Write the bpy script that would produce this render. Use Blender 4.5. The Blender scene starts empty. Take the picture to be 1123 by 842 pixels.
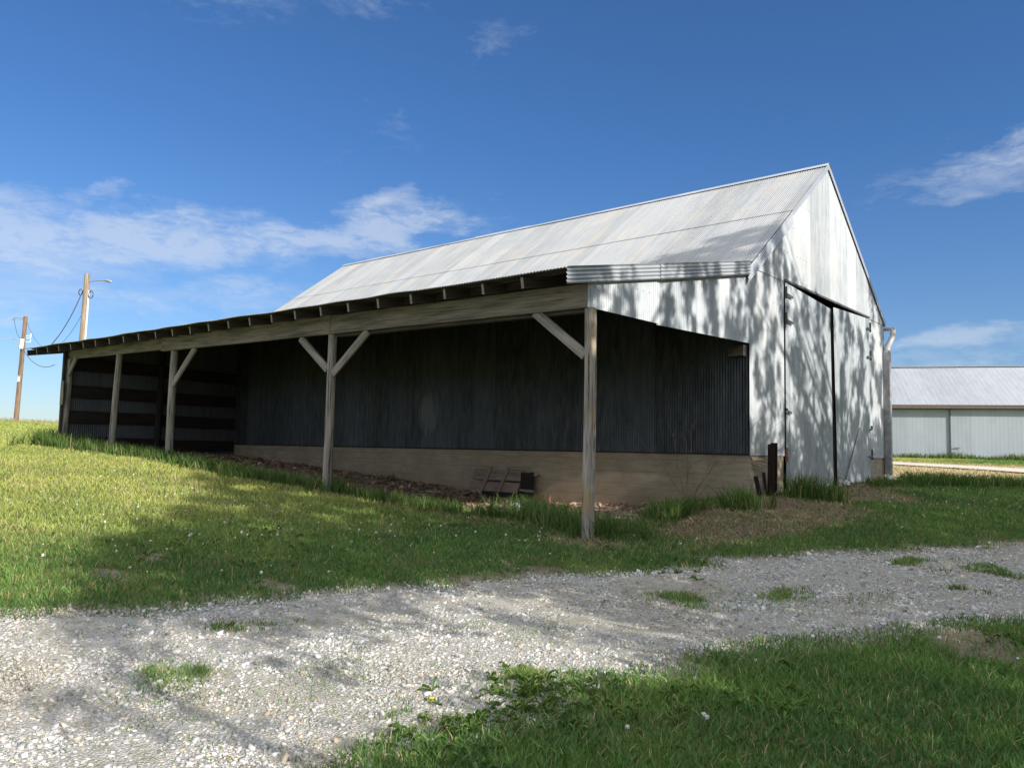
import bpy, bmesh, math
import numpy as np
from mathutils import Vector
RNG = np.random.default_rng(7)
S = bpy.context.scene
COL = S.collection
R = math.radians

# ------------------------------------------------------------------ survey frame
# u runs along the barn away from the near gable, v along the gable away from the lean-to, z up.
# Blender's x is -u, y is v.
CAM = np.array([-6.796, -15.309, -0.02])
F_PX = 888.8
FW = np.array([0.64501, 0.75975, 0.08206]); RT = np.array([-0.76327, 0.64575, 0.02077]); UP = np.array([-0.03721, -0.07603, 0.99641])
L, W, ZR, ZJ, D = 18.8, 9.0, 7.17, 3.86, 5.54
EV = -6.25                                        # eave line of the lean-to
SUN = np.array([-1.0, -0.05, 0.61])               # towards the sun, in (u, v, z)


def wv(p): return (-p[0], p[1], p[2])


CT = np.array([
(0,-5.54,-1.27),(6.13,-5.54,-.92),(12.4,-5.54,-.40),(15.5,-5.54,-.30),(19,-5.54,-.14),
(0,-.2,-.84),(2,-.3,-1.08),(4.5,-.2,-1.22),(7.5,-.2,-1.06),(10.5,-.2,-.876),(14.5,-.2,-.62),(18.7,-.2,-.40),(4,-3,-1.2),(10,-3,-.8),(16,-3,-.42),
(-.1,3.9,-.74),(-.1,5.2,-.68),(-.1,8.8,-.66),(-2,-1.5,-1.12),(-2,4,-.98),(-1.2,9,-.78),
(-2.5,14.3,-.68),(1,14,-.6),(-1.6,22.1,-.42),(4.8,27,-.24),(-1,34,-.12),(8,34,-.05),(15,45,.0),(-8,38,-.2),
(-3.5,-9,-1.5),(-6.8,-15.3,-1.6),(-3,-13,-1.55),(.8,-12.5,-1.4),(-1.5,-8,-1.4),(-4,-2,-1.36),(-5.5,-5,-1.5),(-6,2,-1.25),(-10,-5,-1.6),(-12,-18,-1.75),(-5,-22,-1.75),
(8,-12,-.92),(12.5,-8,-.46),(15,-14,-.5),(6,-18,-1.25),(16.5,-8.5,-.36),
(22.5,-7,-.36),(24,-10,-.40),(24,-3,-.3),(29,-5,.1),(29,-12,.12),(38,-2,.72),(40,-14,.78),(50,3,1.15),(60,6,1.36),(70,10,1.25),(30,12,.1),(45,20,.7),(60,-25,1.3),(100,10,.4),(100,-40,.5),(100,60,.2),
(-60,-60,-2.2),(40,-80,.0),(-60,40,-1),(0,100,.1),(60,100,.1),(-80,110,-.5),(120,-120,0)], float)
def _k(r2): return np.where(r2 > 0, r2*np.log(np.maximum(r2, 1e-12)), 0)
_n = len(CT)
_A = np.zeros((_n+3, _n+3)); _d = CT[:, None, :2]-CT[None, :, :2]
_A[:_n, :_n] = _k((_d**2).sum(-1)) + np.eye(_n)*.6
_A[:_n, _n] = 1; _A[:_n, _n+1:] = CT[:, :2]; _A[_n:, :_n] = _A[:_n, _n:].T
_w = np.linalg.solve(_A, np.r_[CT[:, 2], 0, 0, 0])


def H(u, v):
    u = np.asarray(u, float); v = np.asarray(v, float); uc = np.clip(u, -90, 125); vc = np.clip(v, -125, 115)
    o = _w[_n]+_w[_n+1]*uc+_w[_n+2]*vc
    for i in range(_n): o = o+_w[i]*_k((uc-CT[i, 0])**2+(vc-CT[i, 1])**2)
    return o


_perm = RNG.random((64, 64))
def vnoise(x, y):
    x = np.asarray(x, float); y = np.asarray(y, float)
    xi = np.floor(x).astype(int); yi = np.floor(y).astype(int); fx = x-xi; fy = y-yi
    fx = fx*fx*(3-2*fx); fy = fy*fy*(3-2*fy)
    g = lambda a, b: _perm[a % 64, b % 64]
    return (g(xi, yi)*(1-fx)+g(xi+1, yi)*fx)*(1-fy)+(g(xi, yi+1)*(1-fx)+g(xi+1, yi+1)*fx)*fy
def fbm(x, y, o=4):
    r = 0; a = .5
    for k in range(o): r = r+a*vnoise(x*2**k+17*k, y*2**k+5*k); a *= .5
    return r/(1-.5**o)


def smooth(a, b, x): t = np.clip((x-a)/(b-a), 0, 1); return t*t*(3-2*t)

# ------------------------------------------------------------------ node helpers
def new_mat(name):
    m = bpy.data.materials.new(name); m.use_nodes = True
    nt = m.node_tree; b = nt.nodes['Principled BSDF']
    return m, nt, b
class N:
    def __init__(s, nt): s.nt = nt
    def _in(s, sock, val):
        if val is None: return
        if isinstance(val, bpy.types.NodeSocket): s.nt.links.new(val, sock)
        else: sock.default_value = val
    def math(s, op, a, b=None, c=None, clamp=False):
        n = s.nt.nodes.new('ShaderNodeMath'); n.operation = op; n.use_clamp = clamp
        s._in(n.inputs[0], a); s._in(n.inputs[1], b); s._in(n.inputs[2], c); return n.outputs[0]
    def noise(s, vec, scale, detail=4, rough=.55, dist=0, out=0):
        n = s.nt.nodes.new('ShaderNodeTexNoise'); s._in(n.inputs['Vector'], vec)
        n.inputs['Scale'].default_value = scale; n.inputs['Detail'].default_value = detail
        n.inputs['Roughness'].default_value = rough; n.inputs['Distortion'].default_value = dist
        return n.outputs[out]
    def white(s, vec):
        n = s.nt.nodes.new('ShaderNodeTexWhiteNoise'); n.noise_dimensions = '3D'; s._in(n.inputs['Vector'], vec); return n.outputs['Value']
    def voronoi(s, vec, scale, feature='F1', out='Distance', rand=1):
        n = s.nt.nodes.new('ShaderNodeTexVoronoi'); n.feature = feature; s._in(n.inputs['Vector'], vec)
        n.inputs['Scale'].default_value = scale; n.inputs['Randomness'].default_value = rand; return n.outputs[out]
    def mapping(s, vec, scale=(1, 1, 1), loc=(0, 0, 0)):
        n = s.nt.nodes.new('ShaderNodeMapping'); s._in(n.inputs[0], vec)
        n.inputs['Scale'].default_value = scale; n.inputs['Location'].default_value = loc; return n.outputs[0]
    def ramp(s, fac, stops):
        n = s.nt.nodes.new('ShaderNodeValToRGB'); s._in(n.inputs[0], fac)
        el = n.color_ramp.elements
        while len(el) < len(stops): el.new(.5)
        for e, (p, c) in zip(el, stops):
            e.position = p; e.color = (c, c, c, 1) if not hasattr(c, '__len__') else (*c, 1)
        return n.outputs[0]
    def mix(s, fac, a, b, mode='MIX'):
        n = s.nt.nodes.new('ShaderNodeMix'); n.data_type = 'RGBA'; n.blend_type = mode
        s._in(n.inputs[0], fac)
        for k, x in ((6, a), (7, b)):
            s._in(n.inputs[k], (*x, 1) if isinstance(x, tuple) and len(x) == 3 else x)
        return n.outputs[2]
    def sep(s, v):
        n = s.nt.nodes.new('ShaderNodeSeparateXYZ'); s._in(n.inputs[0], v); return n.outputs
    def comb(s, x, y, z=0.0):
        n = s.nt.nodes.new('ShaderNodeCombineXYZ'); s._in(n.inputs[0], x); s._in(n.inputs[1], y); s._in(n.inputs[2], z); return n.outputs[0]
    def uv(s): return s.nt.nodes.new('ShaderNodeTexCoord').outputs['UV']
    def obj(s): return s.nt.nodes.new('ShaderNodeTexCoord').outputs['Object']
    def geo(s): return s.nt.nodes.new('ShaderNodeNewGeometry').outputs['Position']
    def attr(s, name):
        n = s.nt.nodes.new('ShaderNodeAttribute'); n.attribute_name = name; return n.outputs
    def bump(s, h, strength=.3, dist=.01):
        n = s.nt.nodes.new('ShaderNodeBump'); s._in(n.inputs['Height'], h)
        n.inputs['Strength'].default_value = strength; n.inputs['Distance'].default_value = dist; return n.outputs[0]

def galv(name, light=(.60, .62, .63), dark=(.36, .39, .41), rust=.25, rough=.45, metal=.25, sheet=.66, nails=True, grime=0.0, seed=0.0, warm=0.0, lap=0.0, stain=None):
    m, nt, b = new_mat(name); n = N(nt)
    uv = n.uv(); s_, t_, _ = n.sep(uv)
    sh = n.math('FLOOR', n.math('DIVIDE', n.math('ADD', s_, seed), sheet))
    wn = n.white(n.comb(sh, seed, 3.0))
    streak = n.noise(n.mapping(uv, (9, .55, 1), (seed, seed, 0)), 1.0, 6, .65)
    fine = n.noise(n.mapping(uv, (38, 1.6, 1), (seed, 3, 0)), 1.0, 4, .6)
    blot = n.noise(n.mapping(uv, (1, 1, 1), (seed*3, 1, 0)), 1.1, 6, .68)
    speck = n.noise(uv, 26, 4, .7)
    f = n.math('ADD', n.math('MULTIPLY', streak, .42), n.math('MULTIPLY', blot, .30))
    f = n.math('ADD', f, n.math('MULTIPLY', fine, .22)); f = n.math('ADD', f, n.math('MULTIPLY', speck, .10))
    f = n.math('ADD', f, n.math('MULTIPLY', n.math('SUBTRACT', wn, .5), .20))
    fac = n.ramp(f, [(.34, 0), (.62, 1)])
    c = n.mix(fac, dark, light)
    if warm:
        wm = n.ramp(n.noise(n.mapping(uv, (2.2, .5, 1), (7+seed, 2, 0)), 1.0, 5, .6), [(.5, 0), (.72, 1)])
        c = n.mix(n.math('MULTIPLY', wm, warm), c, (.50, .42, .31))
    rs = n.ramp(n.noise(n.mapping(uv, (4, .5, 1), (seed, 11, 0)), 1.3, 8, .72), [(.60, 0), (.74, 1)])
    c = n.mix(n.math('MULTIPLY', rs, rust), c, (.30, .17, .085))
    if lap:
        fr_ = n.math('FRACT', n.math('DIVIDE', n.math('ADD', s_, seed), sheet)); c = n.mix(n.math('MULTIPLY', n.math('LESS_THAN', fr_, .035), n.math('ADD', lap*.3, n.math('MULTIPLY', streak, lap))), c, tuple(x*.45 for x in dark) if light[0] > .2 else (.055, .06, .065))
        lg = n.ramp(n.noise(n.mapping(uv, (14, .22, 1), (seed, 31, 0)), 1.0, 5, .6), [(.45, 0), (.62, 1)]); c = n.mix(n.math('MULTIPLY', lg, .28), c, tuple(x*.95 for x in dark))
    if grime:
        gr = n.ramp(n.noise(n.mapping(uv, (6, 1.4, 1), (seed, 21, 0)), 1.2, 8, .75), [(.44, 0), (.66, 1)])
        c = n.mix(n.math('MULTIPLY', gr, grime), c, (.11, .11, .105))
    if stain:
        a_ = n.math('DIVIDE', n.math('SUBTRACT', s_, stain[0]), stain[2]); b__ = n.math('DIVIDE', n.math('SUBTRACT', t_, stain[1]), stain[3])
        q_ = n.math('SUBTRACT', 1.0, n.math('ADD', n.math('MULTIPLY', a_, a_), n.math('MULTIPLY', b__, b__)), clamp=True)
        c = n.mix(n.math('MULTIPLY', n.ramp(n.math('ADD', n.math('MULTIPLY', q_, .35), n.noise(n.mapping(uv, (9, .8, 1)), 1.6, 5, .6)), [(.66, 0), (.8, 1)]), n.ramp(q_, [(0, 0), (.3, .8)])), c, (.10, .105, .11))
    if nails:
        ds = n.math('ABSOLUTE', n.math('SUBTRACT', n.math('FRACT', n.math('DIVIDE', s_, .183)), .5))
        dt = n.math('ABSOLUTE', n.math('SUBTRACT', n.math('FRACT', n.math('DIVIDE', n.math('ADD', t_, .2), .62)), .5))
        a = n.math('LESS_THAN', n.math('MULTIPLY', ds, .183), .010); bb = n.math('LESS_THAN', n.math('MULTIPLY', dt, .62), .012)
        keep = n.math('GREATER_THAN', n.white(n.comb(n.math('FLOOR', n.math('DIVIDE', s_, .183)), n.math('FLOOR', n.math('DIVIDE', n.math('ADD', t_, .2), .62)), 1.0)), .35)
        c = n.mix(n.math('MULTIPLY', n.math('MULTIPLY', a, bb), n.math('MULTIPLY', keep, .8)), c, (.10, .08, .07))
    nt.links.new(c, b.inputs['Base Color'])
    b.inputs['Metallic'].default_value = metal
    rr = n.math('ADD', n.math('MULTIPLY', blot, .25), rough-.1); nt.links.new(rr, b.inputs['Roughness'])
    b.inputs['Specular IOR Level'].default_value = .4
    nt.links.new(n.bump(n.noise(n.mapping(uv, (3, 1.2, 1)), 1.6, 4, .6), .22, .012), b.inputs['Normal'])
    return m

def wood(name, a, b_, c_=None, crack=.6, lichen=0.0, rough=.85):
    m, nt, b = new_mat(name); n = N(nt); uv = n.uv()
    wob = n.noise(n.mapping(uv, (1.5, 1, 1)), 2.0, 3, .5, 0, 1)
    vec = n.mix(.06, uv, wob)
    g = n.noise(n.mapping(vec, (40, 1.6, 1)), 1.0, 7, .65)
    g2 = n.noise(n.mapping(uv, (7, .9, 1), (3, 1, 0)), 1.0, 5, .6)
    col = n.mix(n.ramp(g, [(.36, 0), (.64, 1)]), a, b_)
    col = n.mix(n.math('MULTIPLY', n.ramp(g2, [(.42, 0), (.68, 1)]), .65), col, c_ or tuple(x*.55 for x in a))
    cr = n.ramp(n.noise(n.mapping(uv, (26, .8, 1), (9, 2, 0)), 1.0, 6, .6), [(.555, 0), (.62, 1)])
    col = n.mix(n.math('MULTIPLY', cr, crack), col, (.02, .017, .014))
    if lichen:
        lm = n.ramp(n.noise(n.mapping(uv, (5, 1.6, 1), (4, 4, 0)), 1.0, 6, .65), [(.50, 0), (.60, 1)])
        col = n.mix(n.math('MULTIPLY', lm, lichen), col, (.36, .22, .05))
    nt.links.new(col, b.inputs['Base Color']); b.inputs['Roughness'].default_value = rough
    b.inputs['Specular IOR Level'].default_value = .25
    h = n.math('SUBTRACT', g, n.math('MULTIPLY', cr, .8))
    nt.links.new(n.bump(h, .55, .008), b.inputs['Normal'])
    return m

def plain(name, col, rough=.6, metal=0.0, var=.25, scale=14, bump=.15, spec=.4, col2=None):
    m, nt, b = new_mat(name); n = N(nt); o = n.obj()
    f = n.noise(o, scale, 6, .65)
    c = n.mix(n.ramp(f, [(.35, 0), (.65, 1)]), tuple(x*(1-var) for x in col), col2 or tuple(min(1, x*(1+var)) for x in col))
    nt.links.new(c, b.inputs['Base Color']); b.inputs['Roughness'].default_value = rough; b.inputs['Metallic'].default_value = metal
    b.inputs['Specular IOR Level'].default_value = spec
    nt.links.new(n.bump(f, bump, .006), b.inputs['Normal'])
    return m

def foliage(name, rough=.55, trans=.28):
    m, nt, b = new_mat(name); n = N(nt)
    c = n.attr('col')['Color']
    nt.links.new(c, b.inputs['Base Color']); b.inputs['Roughness'].default_value = rough; b.inputs['Specular IOR Level'].default_value = .25
    t = nt.nodes.new('ShaderNodeBsdfTranslucent'); nt.links.new(n.mix(1.0, c, (1.0, 1.05, .55), 'MULTIPLY'), t.inputs['Color'])
    mx = nt.nodes.new('ShaderNodeMixShader'); mx.inputs[0].default_value = trans
    nt.links.new(b.outputs[0], mx.inputs[1]); nt.links.new(t.outputs[0], mx.inputs[2])
    nt.links.new(mx.outputs[0], nt.nodes['Material Output'].inputs['Surface'])
    return m

def attr_mat(name, rough=.85, spec=.25):
    m, nt, b = new_mat(name); n = N(nt)
    o = n.geo(); f = n.noise(o, 120, 3, .6)
    c = n.mix(n.ramp(f, [(.3, .72), (.7, 1.0)]), (0, 0, 0), n.attr('col')['Color'])
    c = n.mix(1.0, n.attr('col')['Color'], n.ramp(f, [(.3, .7), (.7, 1.08)]), 'MULTIPLY')
    nt.links.new(c, b.inputs['Base Color']); b.inputs['Roughness'].default_value = rough; b.inputs['Specular IOR Level'].default_value = spec
    return m

M = {}
M['gable'] = galv('galvanized_gable', (.455, .48, .495), (.235, .26, .28), rust=.26, rough=.5, metal=.12, seed=2, warm=.22)
M['door'] = galv('galvanized_door', (.45, .485, .505), (.26, .295, .315), rust=.10, rough=.5, metal=.15, grime=.42, seed=5.3)
M['leangable'] = galv('galvanized_lean_to', (.47, .495, .515), (.29, .325, .35), rust=.12, rough=.45, metal=.2, seed=8)
M['roof'] = galv('galvanized_roof', (.335, .345, .352), (.225, .235, .24), rust=.10, rough=.5, metal=.2, lap=.32, seed=11, warm=.42, sheet=.62)
M['trim'] = galv('galvanized_trim', (.42, .44, .46), (.28, .305, .33), rust=.08, rough=.42, metal=.3, nails=False, seed=14)
M['darkwall'] = galv('shaded_wall_metal', (.052, .061, .075), (.012, .014, .017), rust=.05, rough=.40, metal=.6, nails=False, grime=.45, seed=17, lap=.3, stain=(9.1, .95, .55, .75))  # galvanized wall, base colour darkened for the shade under the lean-to
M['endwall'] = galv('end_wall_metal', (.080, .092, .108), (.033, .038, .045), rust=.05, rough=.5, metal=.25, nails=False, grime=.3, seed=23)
M['farwall'] = galv('far_shed_metal', (.33, .365, .40), (.28, .315, .345), rust=.02, rough=.5, metal=.15, nails=False, sheet=.9, seed=30)
M['farroof'] = galv('far_roof_metal', (.36, .375, .395), (.24, .255, .27), rust=.05, rough=.45, metal=.2, nails=False, sheet=1.3, seed=33)
M['post'] = wood('weathered_post', (.235, .21, .18), (.39, .35, .30), (.12, .105, .09), .85)
M['postlichen'] = wood('lichen_post', (.235, .212, .185), (.39, .352, .305), (.13, .115, .10), .85, lichen=.5)
M['beam'] = wood('weathered_beam', (.19, .165, .13), (.30, .265, .205), (.085, .073, .056), .45)
M['rafter'] = wood('dark_rafter', (.055, .046, .038), (.105, .09, .075), None, .5)
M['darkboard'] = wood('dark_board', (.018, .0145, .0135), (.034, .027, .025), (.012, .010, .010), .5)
M['pallet'] = wood('old_crate_wood', (.22, .165, .13), (.31, .24, .19), (.13, .095, .075), .5)
M['splinter'] = wood('splinter_wood', (.50, .40, .28), (.62, .52, .38), (.32, .24, .16), .3)
M['rust'] = plain('rusted_steel', (.022, .016, .014), .85, .2, .5, 18, .4, .3, (.042, .025, .018))
M['hinge'] = plain('dull_hinge_iron', (.10, .10, .10), .6, .5, .4, 30)
M['rusthinge'] = plain('rusty_latch_iron', (.22, .10, .05), .8, .2, .5, 30)
M['pipe'] = plain('grey_steel_pipe', (.25, .26, .27), .5, .5, .3, 12)
M['white'] = plain('white_plastic', (.66, .68, .70), .45, 0, .12, 20)
M['scrap'] = plain('dirty_plastic', (.36, .38, .39), .5, 0, .3, 14)
M['gutter'] = plain('weathered_downspout', (.30, .30, .31), .5, .35, .3, 5, .1)
M['gutterlight'] = plain('pale_downspout_elbow', (.50, .50, .50), .5, .25, .2, 8, .1)
M['pole'] = wood('utility_pole_wood', (.20, .13, .085), (.31, .215, .145), (.11, .075, .05), .5)
M['polegrey'] = wood('utility_pole_grey_wood', (.30, .23, .165), (.42, .33, .25), (.19, .14, .10), .5)
M['cable'] = plain('black_cable', (.03, .03, .035), .6, 0, .2)
M['wire'] = plain('aluminium_wire', (.60, .62, .65), .4, .4, .1)
M['lamp'] = plain('grey_lamp_housing', (.28, .29, .31), .45, .4, .15)
M['lens'] = plain('lamp_lens', (.55, .56, .55), .2, 0, .1)
M['browntrim'] = plain('brown_eave_trim', (.12, .085, .07), .6, .1, .3)
M['grass'] = foliage('grass_blades')
M['leaf'] = foliage('tree_leaves', .5, .25)
M['straw'] = attr_mat('dead_straw')
M['stone'] = attr_mat('crushed_limestone', .8)
M['bark'] = wood('tree_bark', (.10, .08, .06), (.18, .15, .12), None, .7)
M['twig'] = plain('dead_twig', (.09, .07, .055), .85, 0, .3)
M['stem'] = plain('dandelion_stem', (.22, .24, .10), .7, 0, .25)
M['fluff'] = plain('dandelion_fluff', (.46, .45, .42), .9, 0, .1)
M['yellow'] = plain('dandelion_petals', (.62, .42, .02), .8, 0, .15)

# concrete with form-board lines
m, nt, b = new_mat('board_formed_concrete'); n = N(nt); g = n.obj(); uv = n.uv()
s_, t_, _ = n.sep(uv)
f = n.noise(uv, 1.3, 8, .7); f2 = n.noise(n.mapping(uv, (1.2, 9, 1)), 1.5, 5, .6); f3 = n.noise(uv, 40, 4, .7)
c = n.mix(n.ramp(f, [(.35, 0), (.66, 1)]), (.265, .218, .152), (.385, .325, .238))
c = n.mix(n.math('MULTIPLY', n.ramp(f2, [(.45, 0), (.7, 1)]), .45), c, (.17, .14, .11))
c = n.mix(n.math('MULTIPLY', n.ramp(n.math('ADD', t_, n.math('MULTIPLY', f, .5)), [(-.0, 1), (.001, 1)]), 0), c, c)
low = n.ramp(n.math('ADD', n.math('MULTIPLY', t_, -1.0), n.math('MULTIPLY', n.math('SUBTRACT', f, .5), .6)), [(.55, 0), (1.0, 1)])
c = n.mix(n.math('MULTIPLY', low, .5), c, (.29, .215, .14))
ln = n.math('ABSOLUTE', n.math('SUBTRACT', n.math('FRACT', n.math('DIVIDE', n.math('ADD', t_, n.math('MULTIPLY', f2, .02)), .27)), .5))
line = n.math('LESS_THAN', ln, .018)
c = n.mix(n.math('MULTIPLY', line, .45), c, (.10, .08, .06))
nt.links.new(c, b.inputs['Base Color']); b.inputs['Roughness'].default_value = .9; b.inputs['Specular IOR Level'].default_value = .2
nt.links.new(n.bump(n.math('SUBTRACT', n.math('ADD', f3, f), line), .4, .01), b.inputs['Normal'])
M['concrete'] = m

# ------------------------------------------------------------------ object helpers
def empty(name, loc, label=None, cat=None, group=None):
    o = bpy.data.objects.new(name, None); COL.objects.link(o); o.location = wv(loc); o.empty_display_size = .3
    return tag(o, label, cat, group)
def tag(o, label=None, cat=None, group=None, kind=None):
    for k, x in (('label', label), ('category', cat), ('group', group), ('kind', kind)):
        if x: o[k] = x
    return o
BASE = {}
def link(name, me, parent=None):
    o = bpy.data.objects.new(name, me); COL.objects.link(o)
    if parent: o.parent = parent
    return o
def origin_of(parent):
    p = np.zeros(3)
    while parent is not None:
        p += np.array(parent.location); parent = parent.parent
    return p

class MB:
    """collects faces in (u, v, z) with uv coordinates in metres"""
    def __init__(s): s.v = []; s.f = []; s.t = []; s.m = []
    def face(s, pts, uvs=None, mi=0):
        i = len(s.v); s.v += [tuple(p) for p in pts]; s.f.append(tuple(range(i, i+len(pts))))
        s.t.append(uvs or [(p[0]+p[1], p[2]) for p in pts]); s.m.append(mi)
    def bar(s, p0, p1, w, h, up=(0, 0, 1), jit=0.0, ends=True, off=0.0, seg=1, endmi=0):
        p0 = np.array(p0, float); p1 = np.array(p1, float); d = p1-p0; ln = np.linalg.norm(d); d /= ln
        up = np.array(up, float); a = np.cross(d, up); a /= np.linalg.norm(a); bb = np.cross(a, d)
        rings = []
        for k in range(seg+1):
            q = p0+d*ln*k/seg
            rings.append([q+a*x*w/2*(1+jit*RNG.uniform(-1, 1))+bb*y*h/2*(1+jit*RNG.uniform(-1, 1)) for x, y in ((-1, -1), (1, -1), (1, 1), (-1, 1))])
        per = [0, w, w+h, 2*w+h, 2*w+2*h]
        for k in range(seg):
            for i in range(4):
                j = (i+1) % 4; t0 = off+ln*k/seg; t1 = off+ln*(k+1)/seg
                s.face([rings[k][i], rings[k][j], rings[k+1][j], rings[k+1][i]], [(per[i]+off, t0), (per[i+1]+off, t0), (per[i+1]+off, t1), (per[i]+off, t1)])
        if ends:
            s.face(rings[0][::-1], [(0, 0), (.0, h), (w, h), (w, 0)], endmi); s.face(rings[-1], [(0, 0), (w, 0), (w, h), (0, h)], endmi)
        return s
    def box(s, a, b):
        a = np.minimum(a, b); b2 = np.maximum(a, b)
        (x0, y0, z0), (x1, y1, z1) = a, b2
        for P, k in (([(x0, y0, z0), (x1, y0, z0), (x1, y0, z1), (x0, y0, z1)], 0), ([(x0, y1, z0), (x1, y1, z0), (x1, y1, z1), (x0, y1, z1)], 0),
                     ([(x0, y0, z0), (x0, y1, z0), (x0, y1, z1), (x0, y0, z1)], 1), ([(x1, y0, z0), (x1, y1, z0), (x1, y1, z1), (x1, y0, z1)], 1),
                     ([(x0, y0, z0), (x1, y0, z0), (x1, y1, z0), (x0, y1, z0)], 2), ([(x0, y0, z1), (x1, y0, z1), (x1, y1, z1), (x0, y1, z1)], 2)):
            s.face(P, [((p[0], p[2]), (p[1], p[2]), (p[0], p[1]))[k] for p in P])
        return s
    def tube(s, pts, rad, n=10, cap=True, off=0.0, rough=0.0, square=0.0):
        pts = [np.array(p, float) for p in pts]; rad = rad if hasattr(rad, '__len__') else [rad]*len(pts)
        rings = []; ln = off; lens = []; prev = None
        ph = [1+rough*RNG.uniform(-1, 1) for _ in range(n)]
        for k, p in enumerate(pts):
            d = pts[min(k+1, len(pts)-1)]-pts[max(k-1, 0)]; d = d/np.linalg.norm(d)
            ref = np.array((0, 0, 1.)) if abs(d[2]) < .9 else np.array((0, 1., 0))
            a = np.cross(d, ref) if prev is None else prev-d*np.dot(prev, d); a /= np.linalg.norm(a); prev = a; bb = np.cross(d, a)
            if k: ln += np.linalg.norm(pts[k]-pts[k-1])
            lens.append(ln); ring = []
            for i in range(n):
                th = 2*math.pi*i/n; c, si = math.cos(th), math.sin(th)
                q = 1/max(abs(c), abs(si)); rr = rad[k]*(1+square*(q-1))*ph[i]*(1+rough*.4*RNG.uniform(-1, 1))
                ring.append(p+a*c*rr+bb*si*rr)
            rings.append(ring)
        for k in range(len(pts)-1):
            c0 = 2*math.pi*rad[k]
            for i in range(n):
                j = (i+1) % n
                s.face([rings[k][i], rings[k][j], rings[k+1][j], rings[k+1][i]], [(c0*i/n, lens[k]), (c0*(i+1)/n, lens[k]), (c0*(i+1)/n, lens[k+1]), (c0*i/n, lens[k+1])])
        if cap:
            for r_ in (rings[0][::-1], rings[-1]): s.face(r_, [(math.cos(6.28*i/n)*rad[0], math.sin(6.28*i/n)*rad[0]) for i in range(n)])
        return s
    def build(s, name, mat, parent=None, org=None, bevel=0.0, smooth=False, mats=None):
        if parent is None:
            P = np.array(wv(org)) if org is not None else np.zeros(3)
        else: P = origin_of(parent)
        me = bpy.data.meshes.new(name)
        V = np.array(s.v); V = np.c_[-V[:, 0], V[:, 1], V[:, 2]]-P
        me.from_pydata([tuple(x) for x in V], [], s.f)
        uvl = me.uv_layers.new(name='UVMap'); flat = [c for f in s.t for p in f for c in p]; uvl.data.foreach_set('uv', flat)
        for i, x in enumerate(s.m): me.polygons[i].material_index = x
        bm = bmesh.new(); bm.from_mesh(me); bmesh.ops.remove_doubles(bm, verts=bm.verts, dist=1e-5); bmesh.ops.recalc_face_normals(bm, faces=bm.faces)
        if bevel:
            es = [e for e in bm.edges if len(e.link_faces) == 2 and e.calc_face_angle(0) > .7]
            bmesh.ops.bevel(bm, geom=es, offset=bevel, segments=2, affect='EDGES', profile=.5)
        if smooth:
            for f in bm.faces: f.smooth = True
        bm.to_mesh(me); bm.free()
        for x in (mats or [mat]): me.materials.append(x)
        if smooth: me.set_sharp_from_angle(angle=R(50))
        o = link(name, me, parent)
        if parent is None: o.location = P
        return o

def fast_mesh(name, V, T, mat, col=None, smooth=False, org=None, uv=None):
    """V (n,3) in (u,v,z); T (m,3|4) faces; col (n,3)"""
    V = np.asarray(V, float); P = np.array(wv(org)) if org is not None else np.zeros(3)
    me = bpy.data.meshes.new(name); k = T.shape[1]
    co = (np.c_[-V[:, 0], V[:, 1], V[:, 2]]-P).astype(np.float32)
    me.vertices.add(len(co)); me.vertices.foreach_set('co', co.ravel())
    me.loops.add(T.size); me.loops.foreach_set('vertex_index', T[:, ::-1].astype(np.int32).ravel())
    me.polygons.add(len(T)); me.polygons.foreach_set('loop_start', (np.arange(len(T))*k).astype(np.int32))
    if smooth: me.polygons.foreach_set('use_smooth', np.ones(len(T), bool))
    me.update(calc_edges=True)
    if col is not None:
        a = me.color_attributes.new('col', 'FLOAT_COLOR', 'POINT')
        a.data.foreach_set('color', np.c_[col, np.ones(len(col))].astype(np.float32).ravel())
    if uv is not None:
        l = me.uv_layers.new(name='UVMap'); l.data.foreach_set('uv', uv[T[:, ::-1].ravel()].astype(np.float32).ravel())
    me.materials.append(mat)
    return me

PITCH = .0605
def corr(name, mat, parent, s0, s1, fb, ft, place, rows=2, amp=.0065, pitch=PITCH, k=6, sag=None, org=None):
    """a sheet of corrugated metal: ribs run along t, waves along s; place(s, t, off) -> (u, v, z)"""
    nc = max(2, int(round((s1-s0)/pitch*k))+1); s = np.linspace(s0, s1, nc)
    b0 = np.array([fb(x) for x in s]); t0 = np.array([ft(x) for x in s])
    off = amp*np.cos(2*math.pi*s/pitch)
    V = []; UVs = []
    for r_ in range(rows):
        t = b0+(t0-b0)*r_/(rows-1); o = off+(sag(s, t) if sag else 0)
        V.append(np.stack(place(s, t, o), 1)); UVs.append(np.c_[s, t])
    V = np.concatenate(V); UVs = np.concatenate(UVs)
    i = np.arange(nc-1); T = np.concatenate([np.stack([i+r_*nc, i+1+r_*nc, i+1+(r_+1)*nc, i+(r_+1)*nc], 1) for r_ in range(rows-1)])
    P = origin_of(parent) if parent else np.zeros(3)
    me = fast_mesh(name, V, T, mat, smooth=True, org=(-P[0], P[1], P[2]), uv=UVs)
    return link(name, me, parent)
K = lambda c: (lambda s: c)
Z0 = np.zeros_like

# ------------------------------------------------------------------ the barn
barn = empty('barn', (L/2, 1.7, -.9), 'long galvanized metal barn with an open timber-posted lean-to along its side', 'barn')
rl = lambda v: ZJ+(ZR-ZJ)*(1-abs(v-W/2)/(W/2))          # main roofline over v
el = lambda u: 2.57+.009*u                               # lean-to eave height
ll = lambda v: 2.57+(ZJ-2.57)*(v-EV)/(0-EV)              # lean-to roofline at the near end

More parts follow.
